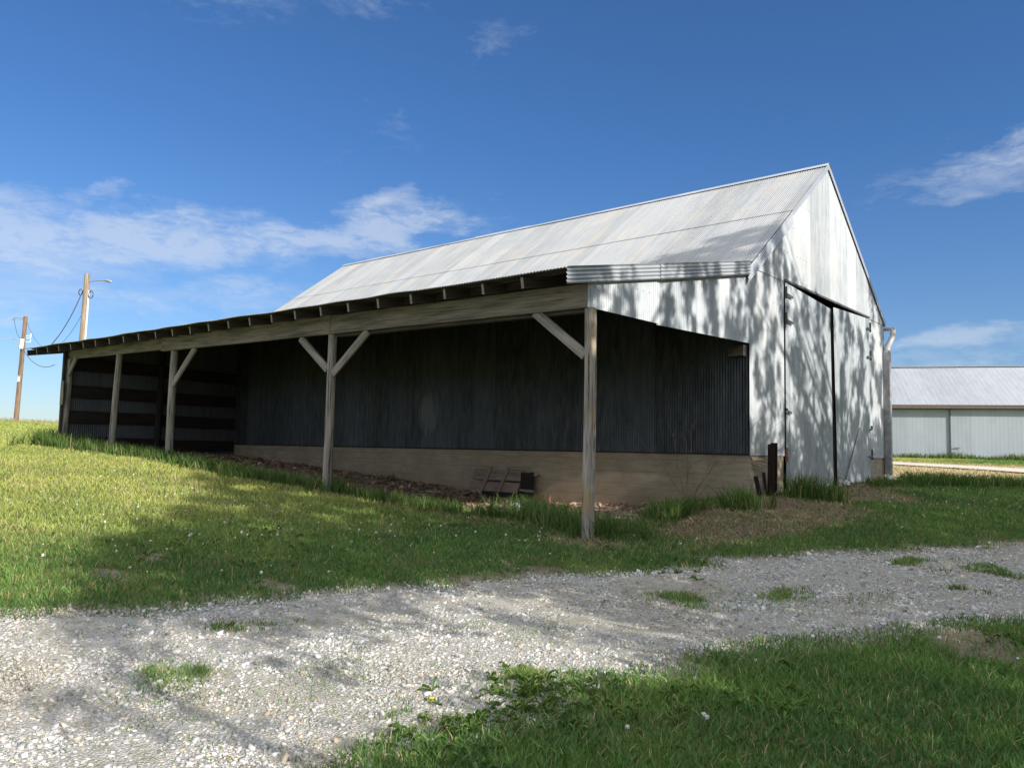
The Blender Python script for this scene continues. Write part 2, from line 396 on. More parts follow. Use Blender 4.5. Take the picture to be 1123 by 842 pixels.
f = MB()
f.box((0, 0, -2.2), (L, .25, -.004)); f.box((0.0, .25, -2.2), (.25, 1.70, -.004)); f.box((0.0, 7.66, -2.2), (.25, W, -.004))
f.box((.25, W-.25, -2.2), (L, W, -.004)); f.box((L-.25, .25, -2.2), (L, W-.25, -.004))
f.build('foundation', M['concrete'], barn, bevel=.008)
MB().bar((-.012, -.012, .004), (L, -.012, .004), .05, .03).build('sill_board', M['darkboard'], barn)

corr('side_wall', M['darkwall'], barn, 0.0, L, K(.0), K(ZJ-.06), lambda s, t, o: (s, Z0(s)-.03-o, t), rows=2, amp=.007)
gp = lambda du: (lambda s, t, o: (Z0(s)-du-o, s, t))
corr('gable_cladding', M['gable'], barn, -.03, 1.732, K(-.01), K(3.80), gp(.02))
corr('gable_cladding', M['gable'], barn, 7.588, W, K(-.01), lambda v: min(3.80, rl(v)-.02), gp(.02))
corr('gable_peak_cladding', M['gable'], barn, -.03, W, K(3.765), lambda v: max(3.77, rl(v)-.03), gp(.036))
# lean-to gable face in two sheets
corr('lean_to_cladding', M['leangable'], barn, -5.66, -3.62, lambda v: 2.10+.012*(v+5.66), lambda v: ll(v)-.10, gp(.035))
corr('lean_to_cladding', M['leangable'], barn, -3.66, -.02, lambda v: 2.105+.030*(v+3.6), lambda v: min(ll(v)-.06, 3.78), gp(.022))
# corrugated rake trim, ribs along the slope
def rake(name, v0, v1, f_top, width, du, taper=0.0, pitch=.062):
    pl = lambda s, t, o: (Z0(s)-du-o, t, np.array([f_top(x) for x in t])+.02-s)
    ns = int(width/pitch*8)+1; s = np.linspace(0, width, ns); nt_ = 7; V = []; U = []
    for k in range(nt_):
        t = v0+(v1-v0)*k/(nt_-1); ss = s*(1-taper*(1-k/(nt_-1)))
        o = .011*np.cos(2*math.pi*s/pitch)
        V.append(np.stack(pl(ss, np.full(ns, t), o), 1)); U.append(np.c_[ss, np.full(ns, t)])
    V = np.concatenate(V); U = np.concatenate(U); i = np.arange(ns-1)
    T = np.concatenate([np.stack([i+r_*ns, i+1+r_*ns, i+1+(r_+1)*ns, i+(r_+1)*ns], 1) for r_ in range(nt_-1)])
    P = origin_of(barn)
    return link(name, fast_mesh(name, V, T, M['trim'], smooth=True, org=(-P[0], P[1], P[2]), uv=U), barn)
rake('rake_trim', -6.28, -3.66, lambda v: ll(v)+.0, .27, .10, .06)
rake('rake_trim', -3.70, -.20, ll, .275, .115)
rake('gable_rake_trim', -.22, 2.13, rl, .33, .085)
fl = MB()
for (v0, v1, du) in ((2.13, W/2, .075), (W/2, W+.12, .075)):
    fl.bar((-.06, v0, rl(v0)-.045), (-.06, v1, rl(v1)-.045), .035, .13, up=(1, 0, 0)) if False else fl.face([(-du, v0, rl(v0)+.02), (-du, v1, rl(v1)+.02), (-du, v1, rl(v1)-.13), (-du, v0, rl(v0)-.13)], [(0, v0), (0, v1), (.15, v1), (.15, v0)])
fl.build('rake_flashing', M['trim'], barn)

# roofs
th = math.atan2(ZR-ZJ, W/2); cs, sn = math.cos(th), math.sin(th)
def roof_left(s, t, o): return (s, t*cs-o*sn, ZJ+t*sn+o*cs)
SL = (W/2)/cs
sagf = lambda s, t: .018*(fbm(s*.5, t*.6, 3)-.5)
t1 = 2.13/cs
roof = corr('main_roof', M['roof'], barn, -.07, L+.05, K(-.12), K(t1+.10), roof_left, rows=6, sag=sagf, amp=.008)
corr('main_roof_upper_course', M['roof'], barn, -.07, L+.05, K(t1), K(SL), lambda s, t, o: roof_left(s, t, o+.010), rows=5, sag=sagf, amp=.008)
corr('main_roof', M['roof'], barn, -.07, L+.05, K(-.2), K(SL), lambda s, t, o: (s, W-t*cs+o*sn, ZJ+t*sn+o*cs), rows=4, amp=.008)
rc = MB()
for k in range(8):
    u0 = -.09+k*(L+.16)/8; u1 = u0+(L+.16)/8+.02
    zz = ZR+.035+.012*RNG.uniform(-1, 1)
    rc.face([(u0, W/2-.16, ZR-.075), (u1, W/2-.16, ZR-.075), (u1, W/2, zz), (u0, W/2, zz)]); rc.face([(u0, W/2+.16, ZR-.075), (u1, W/2+.16, ZR-.075), (u1, W/2, zz), (u0, W/2, zz)])
rc.build('ridge_cap', M['trim'], roof)
# lean-to roof: sags between its rafters
UE = 20.3
def lean_sag(s, t): return .035*(fbm(s*.55+9, t*.3, 3)-.5)+.010*np.cos(2*math.pi*(s-.79)/.815)*0 + .02*(vnoise(s*1.4, t*0)-.5)*smooth(2.0, 0.0, t)
LS = math.hypot(EV, ZJ-2.57)
def lean_place(s, t, o):
    e = 2.57+.009*s; k = t/LS
    return (s, EV*(1-k), e+(ZJ+.01-e)*k+o)
corr('lean_to_roof', M['roof'], barn, -.10, UE, K(-.04), K(LS), lean_place, rows=8, sag=lean_sag, amp=.008)
def roofz(u, v): e = el(u); return e+(ZJ-e)*(v-EV)/(-EV)
bbot = lambda u: 2.10+.0135*u
for k in range(25):
    u = .79+.8147*k
    MB().bar((u, EV+.07+RNG.uniform(-.02, .02), roofz(u, EV+.07)-.13), (u, -.06, roofz(u, -.06)-.13), .05, .165, jit=.04, endmi=1).build('rafter', M['rafter'], barn, mats=[M['rafter'], M['post']])
for v in (-6.02, -4.9, -3.7, -2.5, -1.2):
    pu = MB(); n_ = 10
    for k in range(n_):
        u0 = -.06+k*(UE)/n_; u1 = u0+UE/n_
        pu.bar((u0, v, roofz(u0, v)-.034), (u1, v, roofz(u1, v)-.034), .14, .022)
    pu.build('purlin', M['rafter'], barn)
blk = MB()
for k in range(24):
    u0 = .79+.8147*k+.03; u1 = u0+.755; um = (u0+u1)/2
    blk.bar((u0, -5.60, roofz(u0, -5.6)-.12), (u1, -5.60, roofz(u1, -5.6)-.12), .03, .14, up=(0, 0, 1))
blk.build('eave_blocking', M['rafter'], barn)
for (u0, u1, hh, dz) in ((-.03, 6.1, .36, 0), (6.115, 12.95, .385, .0), (12.7, 18.95, .30, .06)):
    vv = -5.60 if u0 < 12.5 else -5.53
    MB().bar((u0, vv, bbot(u0)+dz+hh/2), (u1, vv, bbot(u1)+dz+hh/2), .09, hh, jit=.02, seg=6, off=u0).build('beam', M['beam'], barn, bevel=.006)
MB().bar((.05, -5.50, bbot(0)-.025), (6.0, -5.50, bbot(6)-.03), .12, .05).build('beam_plate', M['rafter'], barn)
posts = [(.0, .074, 'postlichen', (.0, .0)), (6.13, .084, 'post', (.03, .0)), (12.45, .086, 'post', (.02, .01)), (15.5, .08, 'post', (.15, .0)), (18.72, .084, 'post', (.12, .0))]
for i, (u, r_, mt, ln_) in enumerate(posts):
    zb = float(H(u, -5.54))-.45; zt = bbot(u)+.06*(u > 12.6)
    pts = []; rad = []
    for k in range(9):
        q = k/8; z = zb+(zt-zb)*q
        pts.append((u+ln_[0]*(1-q)+.012*math.sin(3*q*2+i), -5.54+.012*math.sin(5*q+i), z)); rad.append(r_*(1.06-.10*q))
    p = MB().tube(pts, rad, 16, rough=.05, square=.55 if i == 0 else .12, off=i*3.1).build('post', M[mt], barn, smooth=True)
    if i == 0: p['label'] = 'near post with yellow lichen'
for (ua, za, ub, zb) in ((.06, 1.40, 1.02, 2.13), (6.22, 1.50, 7.15, 2.18), (6.04, 1.40, 5.02, 2.16), (12.36, 1.42, 11.36, 2.27), (18.68, 1.95, 18.2, 2.43)):
    MB().bar((ua, -5.585, za), (ub, -5.585, zb), .045, .15, up=(0, 1, 0) if False else (0, 0, 1), jit=.04).build('brace', M['post'], barn, bevel=.004)
# far end wall of the lean-to, boards on the inside
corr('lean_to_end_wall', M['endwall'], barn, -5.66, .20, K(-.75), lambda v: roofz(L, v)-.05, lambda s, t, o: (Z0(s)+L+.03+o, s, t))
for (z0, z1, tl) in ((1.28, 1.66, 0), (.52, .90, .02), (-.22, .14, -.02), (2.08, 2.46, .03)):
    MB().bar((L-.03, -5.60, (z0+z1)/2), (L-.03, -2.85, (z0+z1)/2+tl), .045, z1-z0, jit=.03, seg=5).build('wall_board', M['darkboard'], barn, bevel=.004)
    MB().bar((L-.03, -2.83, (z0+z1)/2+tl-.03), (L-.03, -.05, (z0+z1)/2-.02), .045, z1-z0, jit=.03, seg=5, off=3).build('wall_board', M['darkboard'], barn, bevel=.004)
MB().tube([(L-.16, -2.82, -.9), (L-.18, -2.80, 1.7), (L-.14, -2.78, 3.1)], [.10, .10, .09], 10, rough=.06).build('end_wall_post', M['darkboard'], barn, smooth=True)
MB().bar((L-.02, -5.70, -.6), (L-.02, -5.70, roofz(L, -5.7)-.04), .10, .03, up=(0, 1, 0)).build('corner_board', M['rafter'], barn)
MB().bar((L-.10, -5.725, 1.05), (L-.10, -5.725, 1.75), .20, .02, up=(0, 1, 0)).build('corner_patch', M['beam'], barn)
MB().bar((.03, -.13, 2.06), (.36, -.13, 2.06), .16, .22, jit=.03).build('ledger_block', M['rafter'], barn, bevel=.006)
# hidden sides
corr('back_wall', M['gable'], barn, 0, L, K(-.01), K(ZJ-.1), lambda s, t, o: (s, Z0(s)+W+.02+o, t), k=4)
corr('far_gable', M['gable'], barn, 0, W, K(-.01), lambda v: rl(v)-.03, lambda s, t, o: (Z0(s)+L+.02+o, s, t), k=4)
# doors: two hinged leaves that sag towards the middle
hdr = MB().bar((-.055, 1.70, 3.79), (-.055, 7.60, 3.79), .03, .045, up=(0, 0, 1)).build('door_header', M['hinge'], barn)
gb = lambda v: float(H(-.1, v))+.03
la = corr('barn_door', M['door'], barn, 1.74, 4.40, lambda v: gb(v), lambda v: 3.755-.20*(v-1.74)/2.66, lambda s, t, o: (Z0(s)-.045-o-.02*(s-1.74), s+.10*smooth(3.8, -.7, t)*(s-1.74)/2.66, t), rows=9)
lb = corr('barn_door', M['door'], barn, 4.62, 7.58, lambda v: gb(v), lambda v: 3.755-.13*(7.58-v)/2.96, lambda s, t, o: (Z0(s)-.045-o-.02*(7.58-s), s+.26*smooth(3.8, -.7, t)*(7.58-s)/2.96*.55, t), rows=9)
def edge_board(lf, v0, v1, y):
    MB().bar((-.03, v0, gb(v0)), (-.03, v1, y), .05, .02, up=(0, 1, 0)).build('edge_board', M['rafter'], lf)
edge_board(la, 4.49, 4.39, 3.53); edge_board(lb, 4.78, 4.63, 3.6)
def hinge(lf, v, z, sgn, mat='hinge', ln=.34, h=.26):
    q = MB().bar((-.075, v, z-h/2), (-.075, v, z+h/2), .05, .018, up=(0, 1, 0)).bar((-.085-.01, v, z-.04), (-.095, v+sgn*ln, z-.065), .014, .05)
    q.build('strap_hinge', M[mat], lf)
for z in (3.52, 2.95): hinge(la, 1.72, z, 1)
hinge(la, 1.72, .98, 1, 'hinge', .22, .06); hinge(la, 1.70, .02, 1, 'rusthinge', .05, .30)
for z in (3.52, 2.75): hinge(lb, 7.60, z, -1)
hinge(lb, 7.60, .80, -1, 'hinge', .2, .10); hinge(lb, 7.60, .08, -1, 'hinge', .3, .28)
# gutter and downspout on the right corner
gt = MB()
ns_ = 9; prof = [(W+.09+.085*math.cos(math.pi+math.pi*k/(ns_-1)), ZJ-.17+.085*math.sin(math.pi+math.pi*k/(ns_-1))) for k in range(ns_)]
for k in range(ns_-1):
    (a, b_), (c, d_) = prof[k], prof[k+1]; gt.face([(-.32, a, b_), (L, a, b_), (L, c, d_), (-.32, c, d_)])
gt.face([(-.32, p[0], p[1]) for p in prof])
gutter = gt.build('gutter', M['gutterlight'], barn)
MB().tube([(-.25, W+.09, ZJ-.20), (-.25, W+.09, ZJ-.40), (-.20, W+.03, ZJ-.56), (-.14, W-.04, ZJ-.70), (-.12, W-.06, ZJ-.90)], [.08]*5, 12).build('downspout_elbow', M['gutterlight'], barn, smooth=True)
zb = float(H(-.1, 9))
MB().bar((-.12, W-.06, zb+.20), (-.12, W-.06, ZJ-.83), .19, .13, up=(0, 1, 0), seg=3).build('downspout', M['gutter'], barn, bevel=.02)
MB().tube([(-.12, W-.06, zb+.22), (-.13, W-.06, zb+.10), (-.26, W-.10, zb+.04), (-.42, W-.14, zb+.03)], [.075]*4, 10).build('downspout_foot', M['white'], barn, smooth=True)
MB().bar((.0, W-.02, -.0), (.0, W-.02, ZJ-.3), .07, .05, up=(0, 1, 0)).build('corner_trim', M['gutter'], barn)
# splintered sill end at the near corner
sp = MB()
for k in range(9):
    a = RNG.uniform(-.5, .2); sp.bar((-.02+RNG.uniform(-.03, .03), .02, -.03-.015*k), (-.07-.02*k*RNG.random(), .22+.20*RNG.random(), -.06-.03*k*RNG.random()), .02, .012)
sp.build('splintered_sill', M['splinter'], barn)

# ------------------------------------------------------------------ loose things by the barn
def on_g(u, v, dz=0): return (u, v, float(H(u, v))+dz)
# rusty H-section stake
ib = empty('rusty_beam', on_g(-.20, .60), 'dark rusty steel beam standing upright in grass at the barn corner', 'steel beam')
h0 = float(H(-.20, .60))-.3
q = MB()
for (a, w_, h_) in ((-.065, .018, .14), (.065, .018, .14)):
    q.bar((-.20, .60+a, h0), (-.22, .58+a*1.1+.02, .22+.03*(a > 0)), h_, w_, up=(0, 1, 0))
q.build('flange', M['rust'], ib)
MB().bar((-.20, .60, h0), (-.22, .60, .17), .018, .13, up=(0, 1, 0)).build('web', M['rust'], ib)
s1 = MB()
s1.bar(on_g(-.16, .14, -.1), (-.10, .05, -.42), .07, .04, up=(0, 1, 0), jit=.3, seg=3).bar(on_g(-.20, .36, -.1), (-.14, .34, -.34), .05, .035, up=(0, 1, 0), jit=.3, seg=3)
tag(s1.build('broken_board', M['darkboard'], org=on_g(-.3, .2)), 'short black broken boards leaning on the foundation end beside the rusty beam', 'board')
# pipe against the door
tag(MB().tube([on_g(-.17, 5.12, -.03), (-.09, 6.55, .74)], [.034, .030], 10).build('steel_pipe', M['pipe'], org=on_g(-.17, 5.12), smooth=True), 'thin grey steel pipe leaning against the right barn door', 'pipe')
# rag + wooden stub at its foot
def crumple(name, c, size, mat, label, cat, amp=.35, seed=1):
    bm = bmesh.new(); bmesh.ops.create_icosphere(bm, subdivisions=3, radius=1)
    rg = np.random.default_rng(seed); ph = rg.uniform(0, 6, 9)
    for v in bm.verts:
        x, y, z = v.co; k = 1+amp*(math.sin(5*x+ph[0])*math.sin(6*y+ph[1])+.6*math.sin(11*z+ph[2]+4*x)+.4*math.sin(17*y+ph[3]))
        v.co = Vector((x*size[0]*k, y*size[1]*k, max(z, -.4)*size[2]*k))
    me = bpy.data.meshes.new(name); bm.to_mesh(me); bm.free(); me.materials.append(mat)
    o = link(name, me); o.location = wv(c); return tag(o, label, cat)
crumple('rag', on_g(-.24, 4.98, .05), (.07, .10, .08), M['white'], 'crumpled pale rag at the foot of the leaning pipe', 'rag', .3, 4)
tag(MB().bar(on_g(-.30, 4.35, .03), (-.12, 4.9, -.50), .07, .05, jit=.1).build('wood_scrap', M['beam'], org=on_g(-.3, 4.35), bevel=.005), 'short weathered wood scrap propped below the gap between the barn doors', 'wood scrap')
crumple('plastic_bag', on_g(2.9, -3.85, .09), (.22, .07, .10), M['scrap'], 'torn white plastic bag lying in tall grass in front of the crate', 'plastic bag', .25, 9).rotation_euler = (0, -.25, .5)
tag(MB().bar(on_g(4.95, -.55, .10), on_g(4.6, -.45, .13), .09, .16, jit=.1).build('brick', plain('red_brick', (.30, .16, .10), .9, 0, .3, 20), org=on_g(4.8, -.5), bevel=.006), 'orange-brown brick beside the old crate under the wall', 'brick')

# old crate leaning on the foundation
cr = empty('wooden_crate', on_g(6.3, -.35), 'old broken wooden crate leaning on the foundation under the lean-to', 'crate')
z0 = float(H(6.3, -.35))
def cp(s, t): return (7.22-s, -.42+.26*t/.62, z0+.08+t)   # panel leans back
for j, (ta, tb) in enumerate(((0, .29), (.30, .60))):
    for (sa, sb) in ((0, .80), (.805, 1.60)):
        a = np.array(cp(sa, (ta+tb)/2)); bb = np.array(cp(sb, (ta+tb)/2)); MB().bar(a, bb, .022, tb-ta-.012, up=(0, .26, .62), jit=.02, seg=3, off=j*1.7+sa).build('side_plank', M['pallet'], cr, bevel=.003)
for s in (.50, 1.06):
    a = np.array(cp(s-.04, -.06)); bb = np.array(cp(s+.05, .64)); MB().bar(a+(0, -.03, 0), bb+(0, -.03, 0), .09, .04, up=(0, 1, 0)).build('batten', M['pallet'], cr, bevel=.003)
e0 = np.array(cp(1.60, .28)); MB().bar(e0+(0, .02, 0), e0+(-.28, .16, 0), .03, .52, jit=.1).build('end_panel', M['darkboard'], cr)
for t in (.12, .50):
    a = np.array(cp(1.62, t)); MB().bar(a+(-.02, .0, 0), a+(-.36, .12, -.02), .05, .06, jit=.1).build('end_rail', M['pallet'], cr)
MB().bar((6.6, -.52, z0+.09), (4.9, -.50, z0+.05), .12, .10, jit=.08, seg=4).build('base_board', M['darkboard'], cr, bevel=.004)

# dead weed canes at the corner
def canes(name, base, n_, hh, spread, lean, label, cat, seed):
    rg = np.random.default_rng(seed); q = MB(); b0 = np.array(base)
    for k in range(n_):
        d = np.array((rg.normal(0, spread)+lean[0], rg.normal(0, spread)+lean[1], 1.0)); h = hh*rg.uniform(.55, 1.0)
        pts = [b0+np.array((rg.normal(0, .06), rg.normal(0, .06), -.05))]
        for j in range(1, 6): pts.append(pts[0]+d*h*j/5+np.array((0, 0, -.15*h*(j/5)**2))+rg.normal(0, .02, 3))
        q.tube(pts, list(np.linspace(.0045, .0016, 6)), 5, cap=False)
        for j in (2, 3, 4):
            if rg.random() < .7:
                e = pts[j]+np.array((rg.normal(0, .22), rg.normal(0, .22), rg.uniform(.1, .4)))*h*.35; q.tube([pts[j], (pts[j]+e)/2+(0, 0, .02), e], [.003, .0022, .0015], 4, cap=False)
    return tag(q.build(name, M['twig'], org=base), label, cat)
canes('dead_weed', on_g(1.2, -.30), 9, 2.3, .28, (-.22, -.02), 'tall bare dead weed canes in front of the foundation near the barn corner', 'dead weed', 3)
canes('dead_weed', on_g(-.35, 3.2), 6, 1.0, .3, (0, .15), 'small dry weed stalks against the left barn door', 'dead weed', 5)
canes('dead_weed', on_g(9.6, -.55), 5, .75, .35, (0, 0), 'low dry weed sprig by the foundation behind the middle post', 'dead weed', 8)

# ------------------------------------------------------------------ utility poles and wires
def at(x, y, t): return CAM+t*(FW+RT*(x-561.5)/F_PX-UP*(y-421)/F_PX)
def sagline(a, b, sag, n_=14): return [a+(b-a)*k/n_+np.array((0, 0, -4*sag*(k/n_)*(1-k/n_))) for k in range(n_+1)]
top = np.array(at(96, 300, 40)); p72 = np.array(at(90.5, 372, 40)); dv = (p72-top)/(top[2]-p72[2]); gz = .45; bot = top+dv*(top[2]-gz)
np1 = empty('utility_pole', bot, 'thick wooden utility pole with a street lamp arm behind the lean-to roof', 'utility pole')
MB().tube([bot+(0, 0, -.6), bot*.5+top*.5, top], [.17, .15, .125], 14, rough=.03).build('pole', M['polegrey'], np1, smooth=True)
side = np.array((RT[0], RT[1], 0)); side /= np.linalg.norm(side)
fr = -np.array((FW[0], FW[1], 0))
MB().tube([bot+side*.17+fr*.06, top-(top-bot)*.11+side*.155+fr*.06], .05, 8).build('conduit', M['white'], np1, smooth=True)
arm0 = top+(bot-top)*.055
arm = MB().tube([arm0, arm0+side*.5+(0, 0, .10), arm0+side*.95+(0, 0, .11)], .025, 8).build('lamp_arm', M['lamp'], np1, smooth=True)
hd = MB().tube([arm0+side*.85+(0, 0, .11), arm0+side*1.0+(0, 0, .10), arm0+side*1.16+(0, 0, .06), arm0+side*1.24+(0, 0, .03)], [.04, .075, .07, .03], 10).build('lamp_head', M['lamp'], arm, smooth=True)
def coil(c, r_, n_, par):
    q = MB(); pts = []
    for k in range(26*n_):
        a = 2*math.pi*k/26; pts.append(np.array(c)+side*math.cos(a)*r_*(.7+.1*math.sin(k))+np.array((0, 0, math.sin(a)*r_*1.3))+fr*.02*math.sin(a*.3))
    q.tube(pts, .013, 6).build('cable_coil', M['cable'], par, smooth=True)
ax = (bot-top)/np.linalg.norm(bot-top)
coil(top+ax*.95-side*.22+fr*.1, .12, 3, np1); coil(top+ax*1.05+side*.30+fr*.1, .15, 2, np1)
MB().bar(top+ax*.9-side*.2, top+ax*.9+side*.25, .08, .10).build('bracket', M['lamp'], np1)
drop = sagline(top+ax*.95-side*.2, np.array(at(50, 384, 33)), .35)
tag(MB().tube(drop, .022, 6).build('service_cable', M['cable'], org=drop[0], smooth=True), 'black service cable sloping down from the lamp pole to behind the lean-to roof', 'cable')
b2 = np.array(at(17.5, 461, 50)); t2 = np.array(at(28.2, 347, 50)); b2 = b2+(b2-t2)*.03
np2 = empty('utility_pole', b2, 'thin dark utility pole with a white box on the grassy ridge', 'utility pole')
MB().tube([b2+(b2-t2)*.06, (b2+t2)/2, t2], [.15, .135, .115], 12, rough=.03).build('pole', M['pole'], np2, smooth=True)
def on2(k): return t2+(b2-t2)*k
c = on2(.26); bx = MB(); bx.bar(c+fr*.22+(0, 0, -.30)-side*.02, c+fr*.22+(0, 0, .30)+side*.03, .34, .22, up=(0, 1, 0)); bx.build('meter_box', M['white'], np2, bevel=.015)
c = on2(.58); MB().bar(c+fr*.13+(0, 0, -.20), c+fr*.13+(0, 0, .20), .16, .02, up=tuple(fr)).build('marker_plate', M['white'], np2)
ins = MB()
for (k, dz) in ((.20, .12), (.24, .0), (.20, -.02)): ins.tube([on2(k)+side*.15+(0, 0, dz), on2(k)+side*.42+(0, 0, dz), on2(k)+side*.43+(0, 0, dz+.16)], [.03, .03, .05], 7)
ins.build('insulator', M['white'], np2)
MB().tube([on2(.02), on2(.02)-side*.75+(0, 0, .04)], .03, 6).build('cross_arm', M['lamp'], np2)
MB().tube([on2(.02)-side*.7+(0, 0, -.02), on2(.02)-side*.74+(0, 0, -.12)], .07, 8).build('insulator', M['lamp'], np2)
jl = sagline(on2(.03)-side*.7, on2(.2)-side*.12, .35); MB().tube(jl, .014, 5).build('jumper_wire', M['cable'], np2)
for (a, e, sg, rr, nm, lb_) in ((on2(.03), at(-260, 340, 62), .3, .02, 'power_line', 'upper pale power line running left from the thin ridge pole'),
                         (on2(.21), at(-260, 362, 62), .3, .02, 'power_line', 'lower pale power line running left from the thin ridge pole'),
                         (on2(.05)+side*.1, top+ax*1.6+fr*-.1, 1.9, .010, 'power_line', 'thin slack wire from the ridge pole to the lamp pole'),
                         (on2(.30), np.array(at(60, 400, 44)), .5, .016, 'power_line', 'short dark wire sagging from below the white pole box')):
    pts = sagline(np.array(a), np.array(e), sg); tag(MB().tube(pts, rr, 5).build(nm, M['wire'] if 'pale' in lb_ else M['cable'], org=pts[0]), lb_, 'power line')

# ------------------------------------------------------------------ the far shed
c0 = np.array(at(1043, 504, 50)); c0[2] = .02; dd = np.array((.911, -.411, 0)); dd /= np.linalg.norm(dd); back = np.array((.411, .911, 0)); back /= np.linalg.norm(back)
shed = empty('metal_shed', c0, 'long low pale metal shed across the field behind the barn', 'shed')
hw = 3.42; hr = 6.35; dep = 6.2; s0, s1 = -22.0, 12.0
P3 = lambda s, q, z: c0+dd*s+back*q+np.array((0, 0, z))
def shed_sheet(name, mat, a, b_, zb, zt, q0, k=3, amp=.012, pitch=.23):
    corr(name, mat, shed, a, b_, K(zb), K(zt), lambda s, t, o: tuple((c0[i]+dd[i]*s+back[i]*(q0-o)+(t if i == 2 else 0)+0*s) for i in range(3)), pitch=pitch, amp=amp*.13, k=6)
shed_sheet('wall_cladding', M['farwall'], .04, s1, -.4, hw, 0)
shed_sheet('wall_cladding', M['farwall'], s0, -6.5, -.4, hw, 0)
shed_sheet('sliding_door', M['farwall'], -6.5, -.02, -.2, hw-.1, -.06)
shed_sheet('back_wall', M['farwall'], s0, s1, 0, hw, 2*dep)
ang = math.atan2(hr-hw, dep)
rs = math.hypot(dep+.35, (hr-hw)*(dep+.35)/dep)
for sg in (1, -1):
    def pl(s, t, o, sg=sg):
        q = (-.35+t*math.cos(ang)); qq = q if sg > 0 else 2*dep-q
        z = hw+(hr-hw)*q/dep+o
        return tuple((c0[i]+dd[i]*s+back[i]*qq+(z if i == 2 else 0)+0*s) for i in range(3))
    ro = corr('roof', M['farroof'], shed, s0-.3, s1+.3, K(0), K(rs), pl, rows=3, pitch=.30, amp=.004)
MB().bar(P3(s0-.3, dep, hr+.03), P3(s1+.3, dep, hr+.03), .3, .06).build('ridge_cap', M['farroof'], ro)
MB().bar(P3(s0-.3, -.38, hw-.22), P3(s1+.3, -.38, hw-.22), .06, .17).build('eave_trim', M['browntrim'], shed)
MB().bar(P3(s0-.3, -.20, hw-.10), P3(s1+.3, -.20, hw-.10), .35, .04).build('soffit', M['browntrim'], shed)
MB().bar(P3(s0, -.10, hw-.30), P3(s1, -.10, hw-.30), .06, .10).build('door_track', M['hinge'], shed)
MB().bar(P3(.02, -.075, 0), P3(.02, -.075, hw-.3), .05, .06, up=tuple(dd)).build('door_post', M['hinge'], shed)
MB().bar(P3(-.15, -.12, .72), P3(-.50, -.12, .70), .03, .035).build('door_handle', M['hinge'], shed)
for s in (s0, s1):
    g_ = MB(); g_.face([P3(s, 0, 0), P3(s, 2*dep, 0), P3(s, 2*dep, hw), P3(s, dep, hr-.02), P3(s, 0, hw)]); g_.build('gable_wall', M['farwall'], shed)

# ------------------------------------------------------------------ ground
UT = np.array([(-24, 4.0), (-20, 2.6), (-15, 1.2), (-12.92, .46), (-12.33, .22), (-11.67, -.02), (-10.98, -.34), (-10.14, -.60), (-9.25, -.96), (-8.18, -1.30), (-7.19, -1.85), (-5.59, -2.21), (-4.24, -2.87), (-2.54, -3.57), (-.53, -4.67), (3, -6.6), (12, -12), (30, -24)])
UB = np.array([(-24, -4.4), (-17, -3.9), (-12.83, -3.47), (-12.45, -3.42), (-11.95, -3.44), (-11.3, -3.43), (-10.74, -3.45), (-10.14, -3.50), (-9.55, -3.62), (-9.13, -3.88), (-8.39, -4.34), (-7.44, -4.80), (-6.16, -5.46), (-3, -7.3), (3, -10.4), (12, -16), (30, -28)])
def edges(v):
    a = np.interp(v, UT[:, 0], UT[:, 1])+.55*(fbm(v*1.5+3, v*0+2, 4)-.5); b = np.interp(v, UB[:, 0], UB[:, 1])+.65*(fbm(v*1.5+7, v*0+9, 4)-.5)
    return a, b
def gravel_in(u, v):
    a, b = edges(v); return np.minimum(a-u, u-b)          # >0 inside, metres to the nearer edge
PATCH = [(-2.63, -8.7, .32, .18), (-3.64, -6.93, .40, .36), (-3.7, -3.7, .22, .3), (-4.71, -5.01, .22, .2), (-3.13, -11.95, .18, .30), (-3.55, -11.43, .30, .30), (-1.61, -12.63, .35, .25), (-3.3, -10.96, .2, .16), (-2.9, -8.0, .3, .25), (-4.6, -3.2, .5, .5), (-1.0, -11.6, .25, .25)]
def patches(u, v):
    r_ = np.zeros_like(u)
    for (a, b, ru, rv) in PATCH:
        q = np.sqrt(((u-a)/ru)**2+((v-b)/rv)**2)+4.2*(fbm(u*2.6, v*2.6, 4)-.5); r_ = np.maximum(r_, smooth(1.5, .0, q))
    return r_
def median(u, v):
    a, b = edges(v); f_ = (u-b)/(a-b)
    return np.exp(-((f_-.40)/.17)**2)*smooth(.50, .70, fbm(u*1.7+11, v*1.1+3, 4))
def straw_m(u, v):
    """dead straw and bare trodden earth along the barn"""
    n_ = 1.3*(fbm(u*1.1+4, v*1.1, 4)-.5)
    a = smooth(1.0, .35, np.sqrt(((u+.6)/1.5)**2+((v+3.0)/2.3)**2)+n_)
    b = smooth(1.15, .5, np.sqrt(((u+.85)/1.05)**2+((v-3.6)/3.9)**2)+n_); b = np.maximum(b, smooth(1.1, .4, np.sqrt(((u+1.3)/1.1)**2+((v+.6)/1.6)**2)+n_))
    c = smooth(1.0, .4, np.sqrt(((u-4.5)/5.5)**2+((v+5.2)/.7)**2)+n_)*.5
    d = smooth(1.0, .4, np.sqrt(((u+.1)/.9)**2+((v+5.9)/.55)**2)+.5*n_)
    return np.clip(np.maximum(np.maximum(a, b), np.maximum(c, d)), 0, 1)
def dirt_m(u, v):
    """bare dirt under the lean-to"""
    n_ = .9*(fbm(u*.8, v*1.2+5, 4)-.5)
    return smooth(-4.3, -3.4, v+n_)*smooth(.15, -.0, v-.25)*smooth(.3, 1.6, u+n_)*smooth(19.3, 18.6, u)
def field_m(u, v):
    return smooth(11, 13.5, v+2*(fbm(u*.3, v*.3)-.5))*smooth(15, 11, u-.25*(v-10))*smooth(30, 27, v-.3*u)
